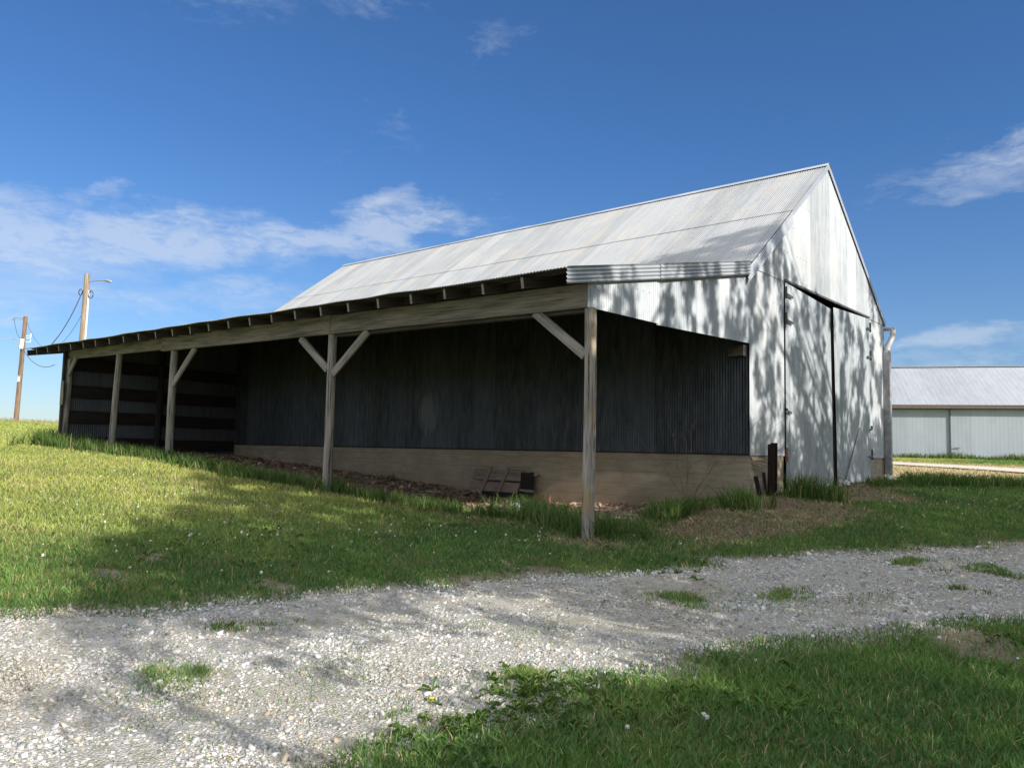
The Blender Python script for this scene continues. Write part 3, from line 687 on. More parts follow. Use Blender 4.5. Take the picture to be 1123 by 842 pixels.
def bare_m(u, v):
    r_ = np.zeros_like(u)
    for (a, b, ru, rv) in ((-5.3, -7.6, .5, .5), (2.2, -10.9, .35, .22), (1.6, -11.6, .3, .15), (.3, -10.6, .35, .18), (-1.0, -7.9, .6, .4), (-5.9, -6.9, .3, .4)):
        q = np.sqrt(((u-a)/ru)**2+((v-b)/rv)**2)+2.2*(fbm(u*3+1, v*3, 3)-.5); r_ = np.maximum(r_, smooth(1.1, .5, q))
    return r_
def mixc(a, b, f): return a*(1-f[:, None])+np.array(b)*f[:, None]

def axis(lo, hi, step, far_lo, far_hi, g=1.16):
    x = list(np.arange(lo, hi, step)); d = step; p = x[-1]; up = []
    while p < far_hi: d *= g; p += d; up.append(p)
    d = step; p = x[0]; dn = []
    while p > far_lo: d *= g; p -= d; dn.append(p)
    return np.array(dn[::-1]+x+up)
gu = axis(-9, 20, .13, -500, 700); gv = axis(-17, 12, .13, -600, 700)
GU, GV = np.meshgrid(gu, gv); uf, vf = GU.ravel(), GV.ravel()
hz = H(uf, vf)+.05*(fbm(uf*.9, vf*.9, 4)-.5)*smooth(60, 20, np.hypot(uf, vf))
gi = gravel_in(uf, vf)
hz = hz-.012*smooth(-.1, .2, gi)
col = np.tile(np.array((.10, .115, .038)), (len(uf), 1)); nz = fbm(uf*.35, vf*.35, 4); nz2 = fbm(uf*2.3, vf*2.3, 4)
col = mixc(col, (.13, .125, .045), smooth(.45, .7, nz)); col = mixc(col, (.11, .085, .05), smooth(.52, .75, nz2)*.6)
far = smooth(18, 40, np.hypot(uf+6.8, vf+15.3)); col = mixc(col, (.235, .27, .07), far*.8)
ridge = smooth(46, 52, uf)*smooth(90, 60, uf); col = mixc(col, (.24, .19, .12), ridge*.75)
col = mixc(col, (.42, .32, .185), field_m(uf, vf)); col = mixc(col, (.19, .145, .095), straw_m(uf, vf)*.9)
col = mixc(col, (.44, .345, .25), dirt_m(uf, vf)); col = mixc(col, (.20, .16, .12), bare_m(uf, vf)*.8)
col = mixc(col, (.25, .205, .15), smooth(-.7, -.1, gi+.5*(nz2-.5))*.85); col = mixc(col, (.28, .26, .22), smooth(-.3, .1, gi+.4*(nz2-.5)))
nu, nv = len(gu), len(gv); i, j = np.meshgrid(np.arange(nu-1), np.arange(nv-1)); i = i.ravel(); j = j.ravel(); q0 = j*nu+i
T = np.stack([q0, q0+1, q0+1+nu, q0+nu], 1)
m, nt, b = new_mat('soil_and_turf'); n = N(nt); pos = n.geo()
f1 = n.noise(pos, 9, 8, .7); f2 = n.noise(pos, 60, 5, .7)
c = n.mix(1.0, n.attr('col')['Color'], n.ramp(f1, [(.3, .62), (.7, 1.35)]), 'MULTIPLY'); c = n.mix(1.0, c, n.ramp(f2, [(.3, .65), (.7, 1.3)]), 'MULTIPLY')
nt.links.new(c, b.inputs['Base Color']); b.inputs['Roughness'].default_value = .95; b.inputs['Specular IOR Level'].default_value = .1
nt.links.new(n.bump(n.math('ADD', f1, n.math('MULTIPLY', f2, .5)), .8, .04), b.inputs['Normal']); M['ground'] = m
tag(link('ground', fast_mesh('ground', np.c_[uf, vf, hz], T, m, col, smooth=True)), kind='structure')

# gravel drive: an irregular sheet lying on the ground
m, nt, b = new_mat('gravel_bed'); n = N(nt); pos = n.geo()
vd = n.voronoi(pos, 62); vc = n.voronoi(pos, 62, 'F1', 'Color'); big = n.noise(pos, 1.1, 5, .65); mid = n.noise(pos, 7, 5, .7)
c = n.mix(n.sep(vc)[0], (.33, .315, .285), (.50, .48, .44)); c = n.mix(n.ramp(vd, [(.0, 0), (.9, .6)]), c, (.22, .205, .18))
c = n.mix(n.math('MULTIPLY', n.ramp(big, [(.46, 0), (.66, 1)]), .50), c, (.29, .25, .19))
c = n.mix(n.math('MULTIPLY', n.ramp(mid, [(.48, 0), (.64, 1)]), .50), c, (.17, .17, .085))
nt.links.new(c, b.inputs['Base Color']); b.inputs['Roughness'].default_value = .9; b.inputs['Specular IOR Level'].default_value = .2
nt.links.new(n.bump(n.math('SUBTRACT', 1.0, vd), .9, .02), b.inputs['Normal']); M['gravelbed'] = m
vs = np.concatenate([np.arange(-24, -16, .4), np.arange(-16, 2, .08), np.arange(2, 30, .4)]); ea, eb = edges(vs); nc = 40; V = []
for k in range(nc):
    u = eb+(ea-eb)*k/(nc-1); e = min(k, nc-1-k)/(nc-1)
    V.append(np.c_[u, vs, H(u, vs)+.05*(fbm(u*.9, vs*.9, 4)-.5)*smooth(60, 20, np.hypot(u, vs))-.012+(.018 if 0 < k < nc-1 else -.03)+.02*(fbm(u*3, vs*3, 3)-.5)])
V = np.concatenate(V); nr = len(vs); i, j = np.meshgrid(np.arange(nr-1), np.arange(nc-1)); i = i.ravel(); j = j.ravel(); q0 = j*nr+i
tag(link('gravel_road', fast_mesh('gravel_road', V, np.stack([q0, q0+1, q0+1+nr, q0+nr], 1), M['gravelbed'], smooth=True)), kind='structure')
# the far gravel path in front of the shed
pth = [(-14, 12.6), (-8, 17.2), (-1.48, 22.17), (2.7, 24.9), (6.5, 27.4), (14, 32), (24, 37)]
V = []; pu_ = np.linspace(0, 6, 90); pxy = np.c_[np.interp(pu_, range(7), [p[0] for p in pth]), np.interp(pu_, range(7), [p[1] for p in pth])]
tn = np.gradient(pxy, axis=0); tn /= np.linalg.norm(tn, axis=1)[:, None]; nrm = np.c_[-tn[:, 1], tn[:, 0]]
for k in range(5):
    w_ = (k-2)/2*1.35; q = pxy+nrm*(w_+.15*(fbm(pu_*6+k*9, pu_*0, 2)-.5)[:, None]); V.append(np.c_[q, H(q[:, 0], q[:, 1])+.05])
V = np.concatenate(V); nr = 90; i, j = np.meshgrid(np.arange(nr-1), np.arange(4)); i = i.ravel(); j = j.ravel(); q0 = j*nr+i
m, nt, b = new_mat('pale_gravel_path'); n = N(nt); f1 = n.noise(n.geo(), 5, 6, .7)
nt.links.new(n.mix(n.ramp(f1, [(.35, 0), (.65, 1)]), (.36, .31, .245), (.52, .47, .40)), b.inputs['Base Color']); b.inputs['Roughness'].default_value = .95
tag(link('gravel_path', fast_mesh('gravel_path', V, np.stack([q0, q0+1, q0+1+nr, q0+nr], 1), m, smooth=True)), kind='structure')
def path_d(u, v):
    d = np.full(u.shape, 99.); 
    for a in pxy[::2]: d = np.minimum(d, np.hypot(u-a[0], v-a[1]))
    return d

def hgt(u, v): return H(u, v)+.05*(fbm(u*.9, v*.9, 4)-.5)*smooth(60, 20, np.hypot(u, v))

# ------------------------------------------------------------------ scatter
def polar(n_, t0, t1, pw, half=41.0):
    """points on the ground in front of the camera, thinning with distance"""
    x = RNG.random(n_); e = 2-pw; t = (t0**e+x*(t1**e-t0**e))**(1/e)
    a = R(half)*(2*RNG.random(n_)-1); f_ = np.array((FW[0], FW[1]))/np.hypot(FW[0], FW[1]); r_ = np.array((RT[0], RT[1]))/np.hypot(RT[0], RT[1])
    d = f_[None]*np.cos(a)[:, None]+r_[None]*np.sin(a)[:, None]
    return CAM[0]+d[:, 0]*t, CAM[1]+d[:, 1]*t, t
def under_roof(u, v): return (u > -.05) & (u < L) & (v > -.05) & (v < W)

def blades(u, v, z, h, w, lean, col, tipcol=None, curve=.5):
    n_ = len(u); a = RNG.random(n_)*2*math.pi; ca, sa = np.cos(a), np.sin(a); b = RNG.random(n_)*2*math.pi; lx, ly = np.cos(b)*lean*h, np.sin(b)*lean*h
    base = np.stack([u, v, z-.01], 1); side_ = np.stack([ca*w, sa*w, 0*w], 1)
    mid = base+np.stack([lx*.35, ly*.35, h*.55], 1); tip = base+np.stack([lx, ly, h*(1-.25*np.minimum(lean, 1.5)*curve)], 1)
    V = np.stack([base-side_, base+side_, mid-side_*.8, mid+side_*.8, tip], 1).reshape(-1, 3)
    k = np.arange(n_)[:, None]*5; T = np.concatenate([k+np.array([[0, 1, 2]]), k+np.array([[1, 3, 2]]), k+np.array([[2, 3, 4]])])
    tc = col if tipcol is None else tipcol
    C = np.stack([col*.75, col*.75, col, col, tc], 1).reshape(-1, 3)
    return V, T, C
def merge(parts):
    Vs, Ts, Cs, o = [], [], [], 0
    for V, T, C in parts: Vs.append(V); Ts.append(T+o); Cs.append(C); o += len(V)
    return np.concatenate(Vs), np.concatenate(Ts), np.concatenate(Cs)

# lawn
u, v, t = polar(1050000, 3.0, 62, 1.45)
_pp = [np.concatenate([RNG.normal(q[k_], 1.0*q[k_+2]*.8, 2200) for q in PATCH]) for k_ in (0, 1)]
u = np.r_[u, _pp[0]]; v = np.r_[v, _pp[1]]; t = np.hypot(u-CAM[0], v-CAM[1])
gi = gravel_in(u, v); pt = patches(u, v); st = straw_m(u, v); dm = dirt_m(u, v); bm_ = bare_m(u, v); fm = field_m(u, v)
clump = fbm(u*1.6, v*1.6, 4)
edge = smooth(.28, -.60, gi+.75*(fbm(u*3, v*3, 4)-.5))
loose = (RNG.random(len(u)) < .035*smooth(.38, .62, fbm(u*2.2+5, v*2.2, 3)))          # sparse blades in the drive
p = edge*(1-.72*st)*(1-.97*dm)*(1-.85*bm_)*(1-.80*fm)*(.35+1.1*clump)
p = np.maximum(p, .75*pt*smooth(.30, .58, fbm(u*5, v*5, 3))*(gi > 0)); p = np.maximum(p, (.55*median(u, v)+.025)*(gi > 0)); p = np.maximum(p, loose*.9*(gi > 0))
keep = (RNG.random(len(u)) < p) & ~under_roof(u, v) & (path_d(u, v) > 1.25)
u, v, t, st, fm, gi, pt = (x[keep] for x in (u, v, t, st, fm, gi, pt))
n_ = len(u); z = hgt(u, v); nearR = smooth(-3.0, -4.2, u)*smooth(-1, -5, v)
h = RNG.uniform(.03, .075, n_)*(1+.7*(fbm(u*.8, v*.8, 3)-.3))*(1+.12*nearR)*(1+.012*t); h *= np.where((gi > 0.05), .55+.55*pt, 1)
w = .0021*(1+t/8.5)
g1 = np.array((.058, .150, .040)); g2 = np.array((.135, .250, .055)); g3 = np.array((.415, .455, .120)); dry = np.array((.46, .37, .20))
mixf = np.clip((fbm(u*.55+2, v*.55, 4)-.5)*1.5+(fbm(u*2.4, v*2.4+7, 4)-.5)*1.4+.42+RNG.normal(0, .18, n_), 0, 1)
c = g1*(1-mixf[:, None])+g2*mixf[:, None]
lf = smooth(1.0, 6.5, u+.35*np.maximum(0, -11-v))*.9; y = np.clip(lf*(.4+.9*fbm(u*.9+8, v*.9, 3))+RNG.normal(0, .15, n_), 0, 1); c = c*(1-y[:, None])+g3*y[:, None]  # yellower towards the left, with that side's sunlit brightness put into the colour
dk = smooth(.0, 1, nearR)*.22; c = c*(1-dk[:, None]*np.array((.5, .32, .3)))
dryp = .045+.13*smooth(1, 8, u)*smooth(.42, .6, fbm(u*1.2, v*1.2+9, 3))+.45*st+.85*fm+.10*smooth(.3, -.05, -gi)+.25*smooth(44, 52, u)
isd = RNG.random(n_) < dryp; c[isd] = dry*RNG.uniform(.65, 1.15, (isd.sum(), 1)); c *= RNG.uniform(.75, 1.25, (n_, 1))
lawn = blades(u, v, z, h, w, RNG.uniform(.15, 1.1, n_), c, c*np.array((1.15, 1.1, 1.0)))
# dead flower stalks standing in the turf
k = 5200; su = np.r_[RNG.uniform(1, 14, k), RNG.normal(-4.8, .9, 70), RNG.normal(-2.3, .8, 120)]; sv2_ = np.r_[RNG.uniform(-13, -6.2, k), RNG.normal(-9.4, 1.2, 70), RNG.normal(4, 2, 120)]
ok = (gravel_in(su, sv2_) < -.1) & (RNG.random(len(su)) < np.r_[smooth(.36, .58, fbm(su[:k]*.6, sv2_[:k]*.6+4, 4)), np.ones(190)]); su, sv2_ = su[ok], sv2_[ok]; k = len(su)
cc = np.array((.42, .33, .17))*RNG.uniform(.6, 1.15, (k, 1)); ds_ = np.hypot(su-CAM[0], sv2_-CAM[1])
stalks = blades(su, sv2_, hgt(su, sv2_), RNG.uniform(.08, .19, k), .0016*(1+ds_/9), RNG.uniform(.02, .3, k), cc, cc)
k = 5000; su = RNG.uniform(46, 58, k); sv2_ = RNG.uniform(-12, 16, k); cc = np.array((.40, .32, .19))*RNG.uniform(.55, 1.15, (k, 1))
fringe = blades(su, sv2_, hgt(su, sv2_), RNG.uniform(.08, .34, k)*(.4+1.2*fbm(su*.3, sv2_*.5, 3)), np.full(k, .012), RNG.uniform(.1, .6, k), cc, cc)
V, T, C = merge([lawn, stalks, fringe])
tag(link('lawn_grass', fast_mesh('lawn_grass', V, T, M['grass'], C)), 'short mown lawn grass with yellowish patches', 'grass', kind='stuff')

# tall uncut grass along the posts, the foundation and the corner
CL = [(-.75, .95, .55, .50, .55, 420), (-.35, -1.2, .35, .5, .42, 260), (.4, -2.2, .4, .45, .34, 200), (.15, -3.1, .3, .45, .42, 260), (-.02, -5.25, .45, .40, .42, 330), (.5, -4.9, .6, .4, .36, 260), (1.4, -4.75, .7, .45, .40, 420), (2.5, -4.6, .7, .4, .32, 260), (2.2, -4.2, .5, .4, .45, 260),
      (3.6, -4.9, .9, .4, .30, 300), (5.0, -5.2, .8, .4, .30, 300), (6.3, -5.4, .7, .4, .36, 380), (7.6, -5.6, .9, .4, .34, 360), (9, -5.7, .9, .45, .34, 360), (10.4, -5.8, .9, .45, .34, 340), (11.8, -5.9, .9, .45, .32, 320), (13.2, -5.9, .9, .45, .34, 320), (14.6, -5.9, .9, .45, .36, 320), (15.9, -5.9, .9, .45, .40, 320), (17.3, -6.0, .8, .5, .46, 340), (18.7, -6.1, .7, .6, .55, 380), (19.6, -5.6, .6, .6, .5, 220),
      (-.55, 6.2, .25, .6, .28, 200), (-.9, 9.3, .5, .5, .40, 260), (-1.2, 10.2, .6, .7, .42, 320), (-1.6, 11.2, .6, .8, .42, 340), (-2.0, 12.0, .7, .8, .40, 320), (-2.6, 12.6, .7, .9, .36, 300), (-3.2, 13.0, .7, .9, .32, 300), (-.5, 11.5, .6, .9, .36, 260), (-.9, 7.8, .4, .8, .24, 200),
      (9.7, -.75, .3, .2, .30, 40), (3.1, -3.3, .5, .3, .36, 130)]
parts = []
for (a, b_, ru, rv, hh, k) in CL:
    k = int(k*1.5); rr = np.sqrt(RNG.random(k))*1.15; th_ = RNG.random(k)*6.283
    nt_ = max(6, k//22); ci = RNG.integers(0, nt_, k); tcx = RNG.normal(0, .5, nt_); tcy = RNG.normal(0, .5, nt_)
    uu = a+ru*(tcx[ci]+RNG.normal(0, .13, k)); vv = b_+rv*(tcy[ci]+RNG.normal(0, .13, k))
    ok = ~under_roof(uu, vv); uu, vv = uu[ok], vv[ok]; k = len(uu)
    dist = np.hypot(uu-CAM[0], vv-CAM[1]); hs = hh*RNG.uniform(.45, 1.15, k)
    cc = (np.array((.055, .115, .024))*(1-(m_ := RNG.random(k)*.8)[:, None])+np.array((.13, .20, .045))*m_[:, None])*RNG.uniform(.8, 1.2, (k, 1))
    ds = RNG.random(k) < .06; cc[ds] = np.array((.30, .24, .13))
    parts.append(blades(uu, vv, hgt(uu, vv), hs, .0036*(1+dist/14), RNG.uniform(.1, .75, k), cc, cc*1.15))
V, T, C = merge(parts)
tag(link('tall_grass', fast_mesh('tall_grass', V, T, M['grass'], C)), 'tall uncut grass clumps around the posts and foundation', 'grass', kind='stuff')
# weeds under the far shed wall
k = 5200; s = RNG.uniform(-16, 6, k); q = RNG.uniform(-1.1, -.1, k); uu = c0[0]+dd[0]*s+back[0]*q; vv = c0[1]+dd[1]*s+back[1]*q
hs = RNG.uniform(.15, .5, k)*(.3+1.3*fbm(s*.55, s*0+1, 3)); cc = np.tile(np.array((.11, .155, .04)), (k, 1))*RNG.uniform(.7, 1.3, (k, 1))
V, T, C = blades(uu, vv, H(uu, vv), hs, np.full(k, .022), RNG.uniform(.1, .8, k), cc)
tag(link('shed_weeds', fast_mesh('shed_weeds', V, T, M['grass'], C)), 'weeds growing along the foot of the far shed', 'weeds', kind='stuff')

# dead straw lying on the ground
k = 80000; uu = RNG.uniform(-3.2, 9, k); vv = RNG.uniform(-7.2, 8, k)
sm = straw_m(uu, vv); ok = (RNG.random(k) < sm*(.25+.9*fbm(uu*2.5, vv*2.5, 3))) & ~under_roof(uu, vv) & (gravel_in(uu, vv) < -.2); uu, vv = uu[ok], vv[ok]; k = len(uu)
cc = np.array((.30, .235, .15))*RNG.uniform(.45, 1.25, (k, 1))*np.array((1, 1, 1))
V, T, C = blades(uu, vv, hgt(uu, vv)+.015, RNG.uniform(.02, .07, k), np.full(k, .0045), RNG.uniform(1.5, 5.0, k), cc, cc, 0.0)
tag(link('dead_straw', fast_mesh('dead_straw', V, T, M['straw'], C)), 'dead brown straw matted on the ground by the barn', 'straw', kind='stuff')
# leaf litter and bark debris under the lean-to
k = 4600; uu = RNG.uniform(1.0, 18.6, k); vv = -.1-np.abs(RNG.normal(0, 1.5, k)); pm = smooth(-4.2, -3.2, vv)*(.15+1.2*fbm(uu*1.3, vv*1.6, 4)**2)
ok = (RNG.random(k) < pm); uu, vv = uu[ok], vv[ok]; k = len(uu)
z = hgt(uu, vv)+.02*RNG.random(k); ang_ = RNG.random(k)*6.283; ln_ = RNG.uniform(.03, .14, k)*np.where(RNG.random(k) < .08, 3, 1); wd = RNG.uniform(.015, .05, k)
dx = np.stack([np.cos(ang_)*ln_, np.sin(ang_)*ln_, RNG.normal(0, .035, k)], 1); dy = np.stack([-np.sin(ang_)*wd, np.cos(ang_)*wd, RNG.normal(0, .02, k)], 1); c_ = np.stack([uu, vv, z+.012], 1)
V = np.stack([c_-dx, c_-dy*.9+(0, 0, .012), c_+dx, c_+dy+(0, 0, .016)], 1).reshape(-1, 3); kk = np.arange(k)[:, None]*4
T = np.concatenate([kk+np.array([[0, 1, 3]]), kk+np.array([[1, 2, 3]])]); cc = np.array((.42, .29, .205))*RNG.uniform(.35, 1.4, (k, 1)); C = np.repeat(cc, 4, 0)
tag(link('leaf_litter', fast_mesh('leaf_litter', V, T, M['straw'], C)), 'brown leaf litter and bark scraps on the dirt under the lean-to', 'debris', kind='stuff')

# loose stones on the drive
u, v, t = polar(560000, 3.0, 24, 1.5, 40)
gi = gravel_in(u, v); ea_, eb_ = edges(v); ff = (u-eb_)/(ea_-eb_); track = np.exp(-((ff-.22)/.10)**2)+np.exp(-((ff-.68)/.11)**2)
dens = (1-.5*track*smooth(.3, .5, fbm(u*.7+1, v*.7, 3)))*smooth(-.42, .25, gi+.55*(fbm(u*3+3, v*3, 4)-.5))*(1-.6*patches(u, v))*(.42+.8*smooth(.30, .62, fbm(u*1.3, v*1.3+4, 4)))*(1-.35*smooth(.50, .66, fbm(u*.8+6, v*.8+2, 4)))
ok = RNG.random(len(u)) < dens; u, v, t = u[ok], v[ok], t[ok]
ok = np.arange(len(u)) < 330000; u, v, t = u[ok], v[ok], t[ok]; k = len(u)
sz = RNG.lognormal(math.log(.0049), .42, k)*(1+t/18); z = hgt(u, v)-.006+.006+sz*.25
cube = np.array([(x, y, w_) for x in (-1, 1) for y in (-1, 1) for w_ in (-1, 1)], float)
P = cube[None]*RNG.uniform(.45, 1.1, (k, 8, 3)); ang_ = RNG.random(k)*6.283; ca, sa = np.cos(ang_)[:, None], np.sin(ang_)[:, None]
tl = RNG.normal(0, .35, (k, 2)); px = P[..., 0]*ca-P[..., 1]*sa; py = P[..., 0]*sa+P[..., 1]*ca; pz = P[..., 2]*RNG.uniform(.6, .95, (k, 1))+px*tl[:, :1]+py*tl[:, 1:]
V = np.stack([u[:, None]+px*sz[:, None], v[:, None]+py*sz[:, None], z[:, None]+pz*sz[:, None]], -1).reshape(-1, 3)
tri = np.array([(0, 1, 3), (0, 3, 2), (4, 6, 7), (4, 7, 5), (0, 4, 5), (0, 5, 1), (2, 3, 7), (2, 7, 6), (0, 2, 6), (0, 6, 4), (1, 5, 7), (1, 7, 3)])
T = (np.arange(k)[:, None, None]*8+tri[None]).reshape(-1, 3)
g_ = np.clip(RNG.normal(.47, .11, k), .18, .74); cc = g_[:, None]*np.array((1.0, .98, .94))*np.where(RNG.random(k) < .10, .7, 1)[:, None]; tan = RNG.random(k) < .1; cc[tan] *= np.array((1.05, .9, .72)); dz = smooth(.48, .66, fbm(u*.8+6, v*.8+2, 4))[:, None]; cc = cc*(1-dz*np.array((.17, .21, .29)))
tag(link('gravel', fast_mesh('gravel', V, T, M['stone'], np.repeat(cc, 8, 0))), 'loose crushed limestone gravel on the drive', 'gravel', kind='stuff')

# broad-leaved weeds at the front edge of the drive
def rosettes(cs_):
    parts = []
    for (a, b_, sc, nl) in cs_:
        for k in range(nl):
            an = RNG.random()*6.283; ln_ = sc*RNG.uniform(.5, 1.1); wd = ln_*RNG.uniform(.16, .30); up_ = RNG.uniform(.15, .8)*ln_
            d = np.array((math.cos(an), math.sin(an))); pdir = np.array((-d[1], d[0])); z0 = float(hgt(np.array([a]), np.array([b_]))[0])
            P = []
            for (q, ww) in ((0, .15), (.35, .8), (.7, 1.0), (1.0, .05)):
                zc = z0+up_*math.sin(q*2.3); cpt = np.array((a, b_))+d*ln_*q
                P += [(*(cpt-pdir*wd*ww/2), zc+.012), (*(cpt), zc), (*(cpt+pdir*wd*ww/2), zc+.012)]
            T = []
            for r_ in range(3):
                for x in range(2): i0 = r_*3+x; T += [(i0, i0+1, i0+4), (i0, i0+4, i0+3)]
            cc = np.array((.065, .13, .027))*(1-(m_ := RNG.random()))+np.array((.15, .215, .05))*m_
            parts.append((np.array(P), np.array(T), np.tile(cc*RNG.uniform(.8, 1.2), (12, 1))))
    return merge(parts)
cs_ = []
for (a, b_, ru, rv, k) in ((-3.75, -11.4, .35, .55, 55), (-3.6, -11.95, .25, .35, 36), (-3.95, -12.3, .3, .4, 30), (-3.45, -11.1, .25, .3, 30), (-4.5, -10.5, .6, .8, 60), (-5.6, -7.3, .3, .4, 14), (.5, -6.5, 2.5, 1, 60), (2.5, -10.0, 2, 1.4, 110), (-1.5, -6.0, .8, .8, 30)):
    for _ in range(k): cs_.append((a+RNG.normal(0, ru*.6), b_+RNG.normal(0, rv*.6), RNG.uniform(.035, .095), RNG.integers(4, 9)))
V, T, C = rosettes(cs_)
tag(link('broadleaf_weeds', fast_mesh('broadleaf_weeds', V, T, M['grass'], C)), 'low broad-leaved weeds at the edge of the drive', 'weeds', kind='stuff')

# ------------------------------------------------------------------ dandelions
def dandelion(kind):
    r_ = bpy.data.objects.new('dandelion', None); COL.objects.link(r_); r_.empty_display_size = .05
    hh = .16
    MB().tube([(0, 0, 0), (.008, .004, hh*.5), (.012, -.006, hh)], [.0042, .0036, .003], 6).build('stem', M['stem'], r_, smooth=True)
    bm = bmesh.new()
    if kind == 'seed':
        bmesh.ops.create_icosphere(bm, subdivisions=2, radius=.021)
        for vtx in bm.verts: vtx.co *= RNG.uniform(.82, 1.12)
    else:
        bmesh.ops.create_cone(bm, segments=14, radius1=.010, radius2=.021, depth=.014, cap_ends=True)
        for vtx in bm.verts: vtx.co *= RNG.uniform(.9, 1.1)
    me = bpy.data.meshes.new('flower_head'); bmesh.ops.translate(bm, verts=bm.verts, vec=(-.012, -.006, hh+.008)); bm.to_mesh(me); bm.free(); me.materials.append(M['fluff' if kind == 'seed' else 'yellow'])
    link('flower_head', me, r_); return r_
def dup(root):
    c = root.copy(); COL.objects.link(c)
    for ch in root.children: k = ch.copy(); COL.objects.link(k); k.parent = c
    return c
seed0, yel0 = dandelion('seed'), dandelion('yellow')
sd = []
for (a, b_, ru, rv, k) in ((-2.4, 4.5, .7, 2.0, 46), (-2.2, 1.5, .5, 1.2, 14), (2.6, -10.6, 1.6, 1.1, 50), (.9, -7.6, 1.2, 1.2, 30), (5.5, -9, 2.5, 1.4, 50), (-.9, -5.9, .9, .8, 14), (-4.2, -10.4, .8, .7, 6), (-5.7, -8.0, .5, .9, 8), (9, -9, 3, 1, 26)):
    for _ in range(k): sd.append((a+RNG.normal(0, ru), b_+RNG.normal(0, rv), RNG.uniform(.32, .78)))
first = {}
def put(proto, key, a, b_, sc, label, group):
    o = proto if key not in first else dup(proto); first[key] = 1
    o.location = wv(on_g(a, b_, -.01)); o.scale = (sc, sc, sc*RNG.uniform(.7, 1.25)); o.rotation_euler = (RNG.normal(0, .12), RNG.normal(0, .12), RNG.random()*6.28)
    tag(o, label, 'dandelion', group)
for (a, b_, sc) in sd:
    if gravel_in(np.array([a]), np.array([b_]))[0] > -.05 or under_roof(a, b_): continue
    put(seed0, 's', a, b_, sc, 'white dandelion seed head on a thin stem in the lawn', 'dandelion seed heads in the grass')
for (a, b_) in ((-3.42, -12.0), (-3.66, -11.3), (3.2, -10.2)):
    put(yel0, 'y', a, b_, RNG.uniform(.5, .7), 'small yellow dandelion flower in the grass', 'yellow dandelions')

# ------------------------------------------------------------------ trees beside the drive, out of frame; they shade the scene
TV = [-14.5, -12.6, -12.0, -11.6, -11.0, -9.2, -8.4, -7.3, -5.5, -4.6, -1, .0, .9, 1.6, 2.4, 6.0, 7.2, 8.2, 9.2, 10.5, 12.4]
TW = [-2.0, -.9, -.6, .5, 1.1, 2.2, 3.2, 5.1, 5.5, 4.4, 4.4, 5.4, 5.8, 5.0, 4.1, 3.6, 4.2, 5.0, 4.6, .5, -1.6]
def dens(v, w):
    """leaf cover of the tree row as the sun sees it: v across, w height where the ray meets the gable plane"""
    nz_ = fbm(v*.75+3, w*.6+8, 4); n2 = fbm(v*1.9+1, w*1.5+4, 3)
    top = np.interp(v, TV, TW)+1.1*(nz_-.5)
    d = smooth(.15, -.55, w-top)
    soft = smooth(-.3, .6, w)*smooth(-6.2, -5.0, v)                    # thin outer twigs: dappled light on the gable
    roofp = np.exp(-((v-.65)/.95)**4-((w-5.15)/.85)**4)
    soft = soft*(1-roofp)
    d = d*(1-soft*(.915-.50*smooth(.46, .62, n2)))
    d = d*(1-.42*smooth(.2, 1.2, w)*smooth(-5.2, -6.2, v)*smooth(.45, .6, n2))
    gap = smooth(-1.75, -2.25, w+.5*(nz_-.5)+.30*np.minimum(0, v+11.8))*smooth(-4.3, -3.85, w+.4*(n2-.5))*smooth(-8.3, -9.7, v+.8*(nz_-.5)); d = d*(1-.97*gap)
    d = d+.22*gap*np.exp(-((v+13.0)/.55)**2-((w+2.85)/.28)**2)+.10*gap*smooth(.52, .64, n2)
    for (a, b_, ra, rb, k) in ((-.1, 1.30, .45, .45, .97), (5.7, -2.6, .9, .22, .8), (-5.7, -2.6, .5, .10, .8), (-7.3, -4.15, .5, .10, .9), (-4.8, -.5, .35, .25, .95), (-6.4, -1.3, .7, .30, .6), (-9.1, .3, .5, .30, .6), (-10.6, -1.2, .5, .2, .6), (-3.4, -1.0, .5, .2, .6), (-3.0, -3.6, .7, .1, .7), (-10.2, -5.2, .4, .12, .9), (1.7, -2.5, .6, .12, .5)):
        d = d*(1-k*np.exp(-((v-a)/ra)**2-((w-b_)/rb)**2))
    return np.clip(np.maximum(d, .95*roofp*smooth(.30, .44, n2)), 0, 1)*smooth(-14.2, -13.6, v)
_nd = 6200
_tv = RNG.uniform(-14.3, 12.6, _nd); _tw = RNG.uniform(-5.6, 6.4, _nd); _ok = RNG.random(_nd) < dens(_tv, _tw); _tv, _tw = _tv[_ok], _tw[_ok]
_own = np.where((_tv < -11.2) & (_tw < -1.4), 2, np.where(_tv+RNG.normal(0, .8, len(_tv)) < -1.0, 0, 1))
